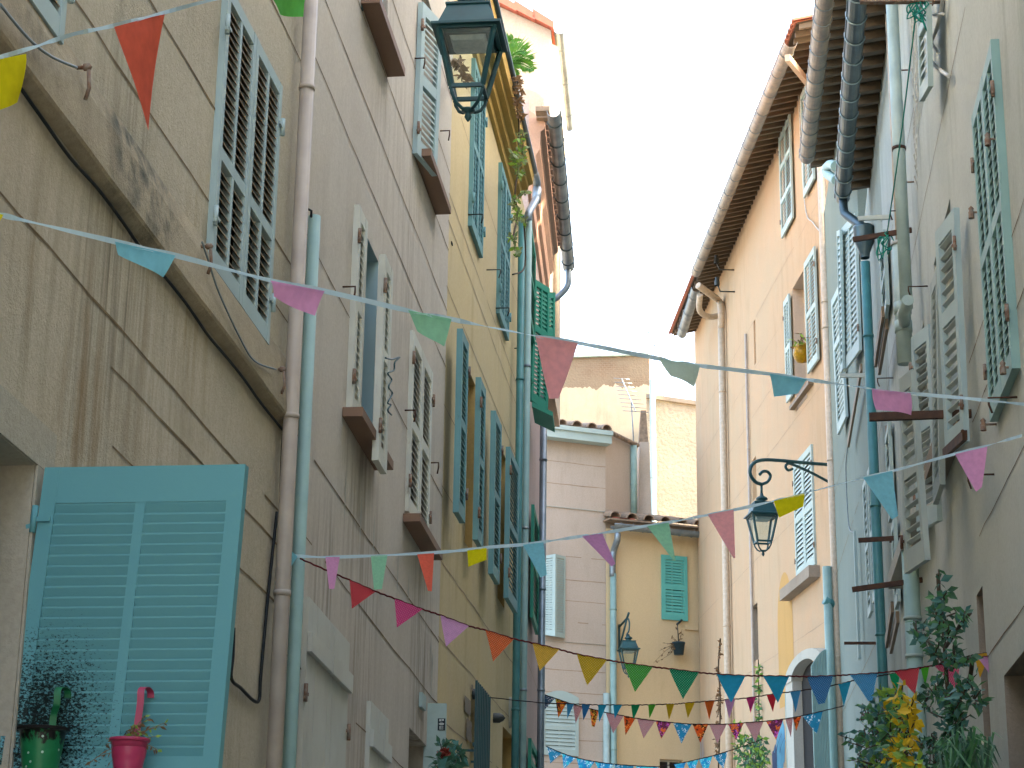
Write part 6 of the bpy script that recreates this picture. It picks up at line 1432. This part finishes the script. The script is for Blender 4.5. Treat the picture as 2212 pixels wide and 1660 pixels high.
# small pots
t = thing('hanging_pot', 'amber round pot with a dry plant in the open window of the apricot house', 'plant pot', R3.hit(T(2, 1, 775, 690), .1))
b = MB(); c = R3.hit(T(2, 1, 776, 695), .1); r = .17; b.lathe(c, [(.001, 0), (r * .6, .03), (r, .16), (r * .95, .27), (r * .6, .36), (r * .55, .38), (r * .5, .36)], 18); b.build('pot', M['pot_yellow'], t)
b = MB(); sb = MB()
for p in ((715, 540), (790, 530), (740, 590), (770, 500), (735, 600), (760, 560)): spray(b, sb, c + V((0, 0, .3)), R3.hit(T(2, 1, *p), .2), 9, .13, [0, 1], .1, .006)
sb.build('stem', M['stem_dry'], t); b.build('foliage', [M['leaf_dry'], M['leaf_c']], t)
c = CC.hit(T(1, 2, 2186, 925), .25); t = thing('wall_pot', 'dark tapered pot hooked to the yellow house under the turquoise shutter', 'plant pot', c)
b = MB(); b.lathe(c, [(.001, 0), (.125, 0), (.165, .29), (.175, .29), (.175, .33), (.15, .33), (.145, .25), (.001, .25)], 18); b.build('pot', M['pot_dark'], t)
b = MB(); q = CC.hit(T(1, 2, 2190, 712), .05); b.tube([q, CC.hit(T(1, 2, 2178, 730), .25), CC.hit(T(1, 2, 2184, 845), .25)], .012, 6); b.tube([CC.hit(T(1, 2, 2205, 700), .05), CC.hit(T(1, 2, 2175, 728), .2)], .03, 6); b.build('hanger', M['iron_black'], t)
b = MB(); sb = MB()
for p in ((2020, 980), (2060, 900), (2090, 850), (2110, 930), (2050, 970), (2140, 800), (2170, 740), (2205, 760), (2130, 870)): spray(b, sb, c + V((0, 0, .33)), CC.hit(T(1, 2, *p), .25), 7, .09, [0], .3, .006)
sb.build('stem', M['stem_dry'], t); b.build('foliage', [M['leaf_dry']], t)
# ------------------------------------------------------------------ ground
b = MB(); S = 2500; b.poly([(-S, -S, 0), (S, -S, 0), (S, S, 0), (-S, S, 0)])
o = b.build('street', M['bounce_ground']); o['kind'] = 'structure'
# ------------------------------------------------------------------ light, sky, camera
SUN_EL, SUN_AZ = math.radians(24), math.radians(88)
sd = V((math.sin(SUN_AZ) * math.cos(SUN_EL), math.cos(SUN_AZ) * math.cos(SUN_EL), math.sin(SUN_EL)))
ld = bpy.data.lights.new('sun', 'SUN'); ld.energy = 2.0; ld.angle = math.radians(.53); ld.color = (1, .84, .62)
lo = bpy.data.objects.new('sun', ld); C.objects.link(lo); lo.rotation_euler = (-sd).to_track_quat('-Z', 'Y').to_euler(); lo.location = (0, -20, 40)
w = bpy.data.worlds.new('World'); bpy.context.scene.world = w; w.use_nodes = True
nt = w.node_tree; sky = nt.nodes.new('ShaderNodeTexSky'); sky.sky_type = 'NISHITA'; sky.sun_disc = False
sky.sun_elevation = SUN_EL; sky.sun_rotation = SUN_AZ; sky.dust_density = 7.0; sky.air_density = 1.0; sky.ozone_density = 0.0
bg = nt.nodes['Background']; nt.links.new(sky.outputs[0], bg.inputs[0]); bg.inputs[1].default_value = 0.15
cd_ = bpy.data.cameras.new('camera'); cam = bpy.data.objects.new('camera', cd_); C.objects.link(cam)
cd_.sensor_width = 36; cd_.lens = 36 * F / 2212; cd_.clip_end = 6000; cd_.clip_start = .1
cam.matrix_world = Matrix.Translation(EYE) @ MC.to_4x4()
sc = bpy.context.scene; sc.camera = cam
vs = sc.view_settings; vs.view_transform = 'Standard'; vs.look = 'None'; vs.gamma = 1; vs.exposure = 3.5
sc.cycles.max_bounces = 8; sc.cycles.diffuse_bounces = 5
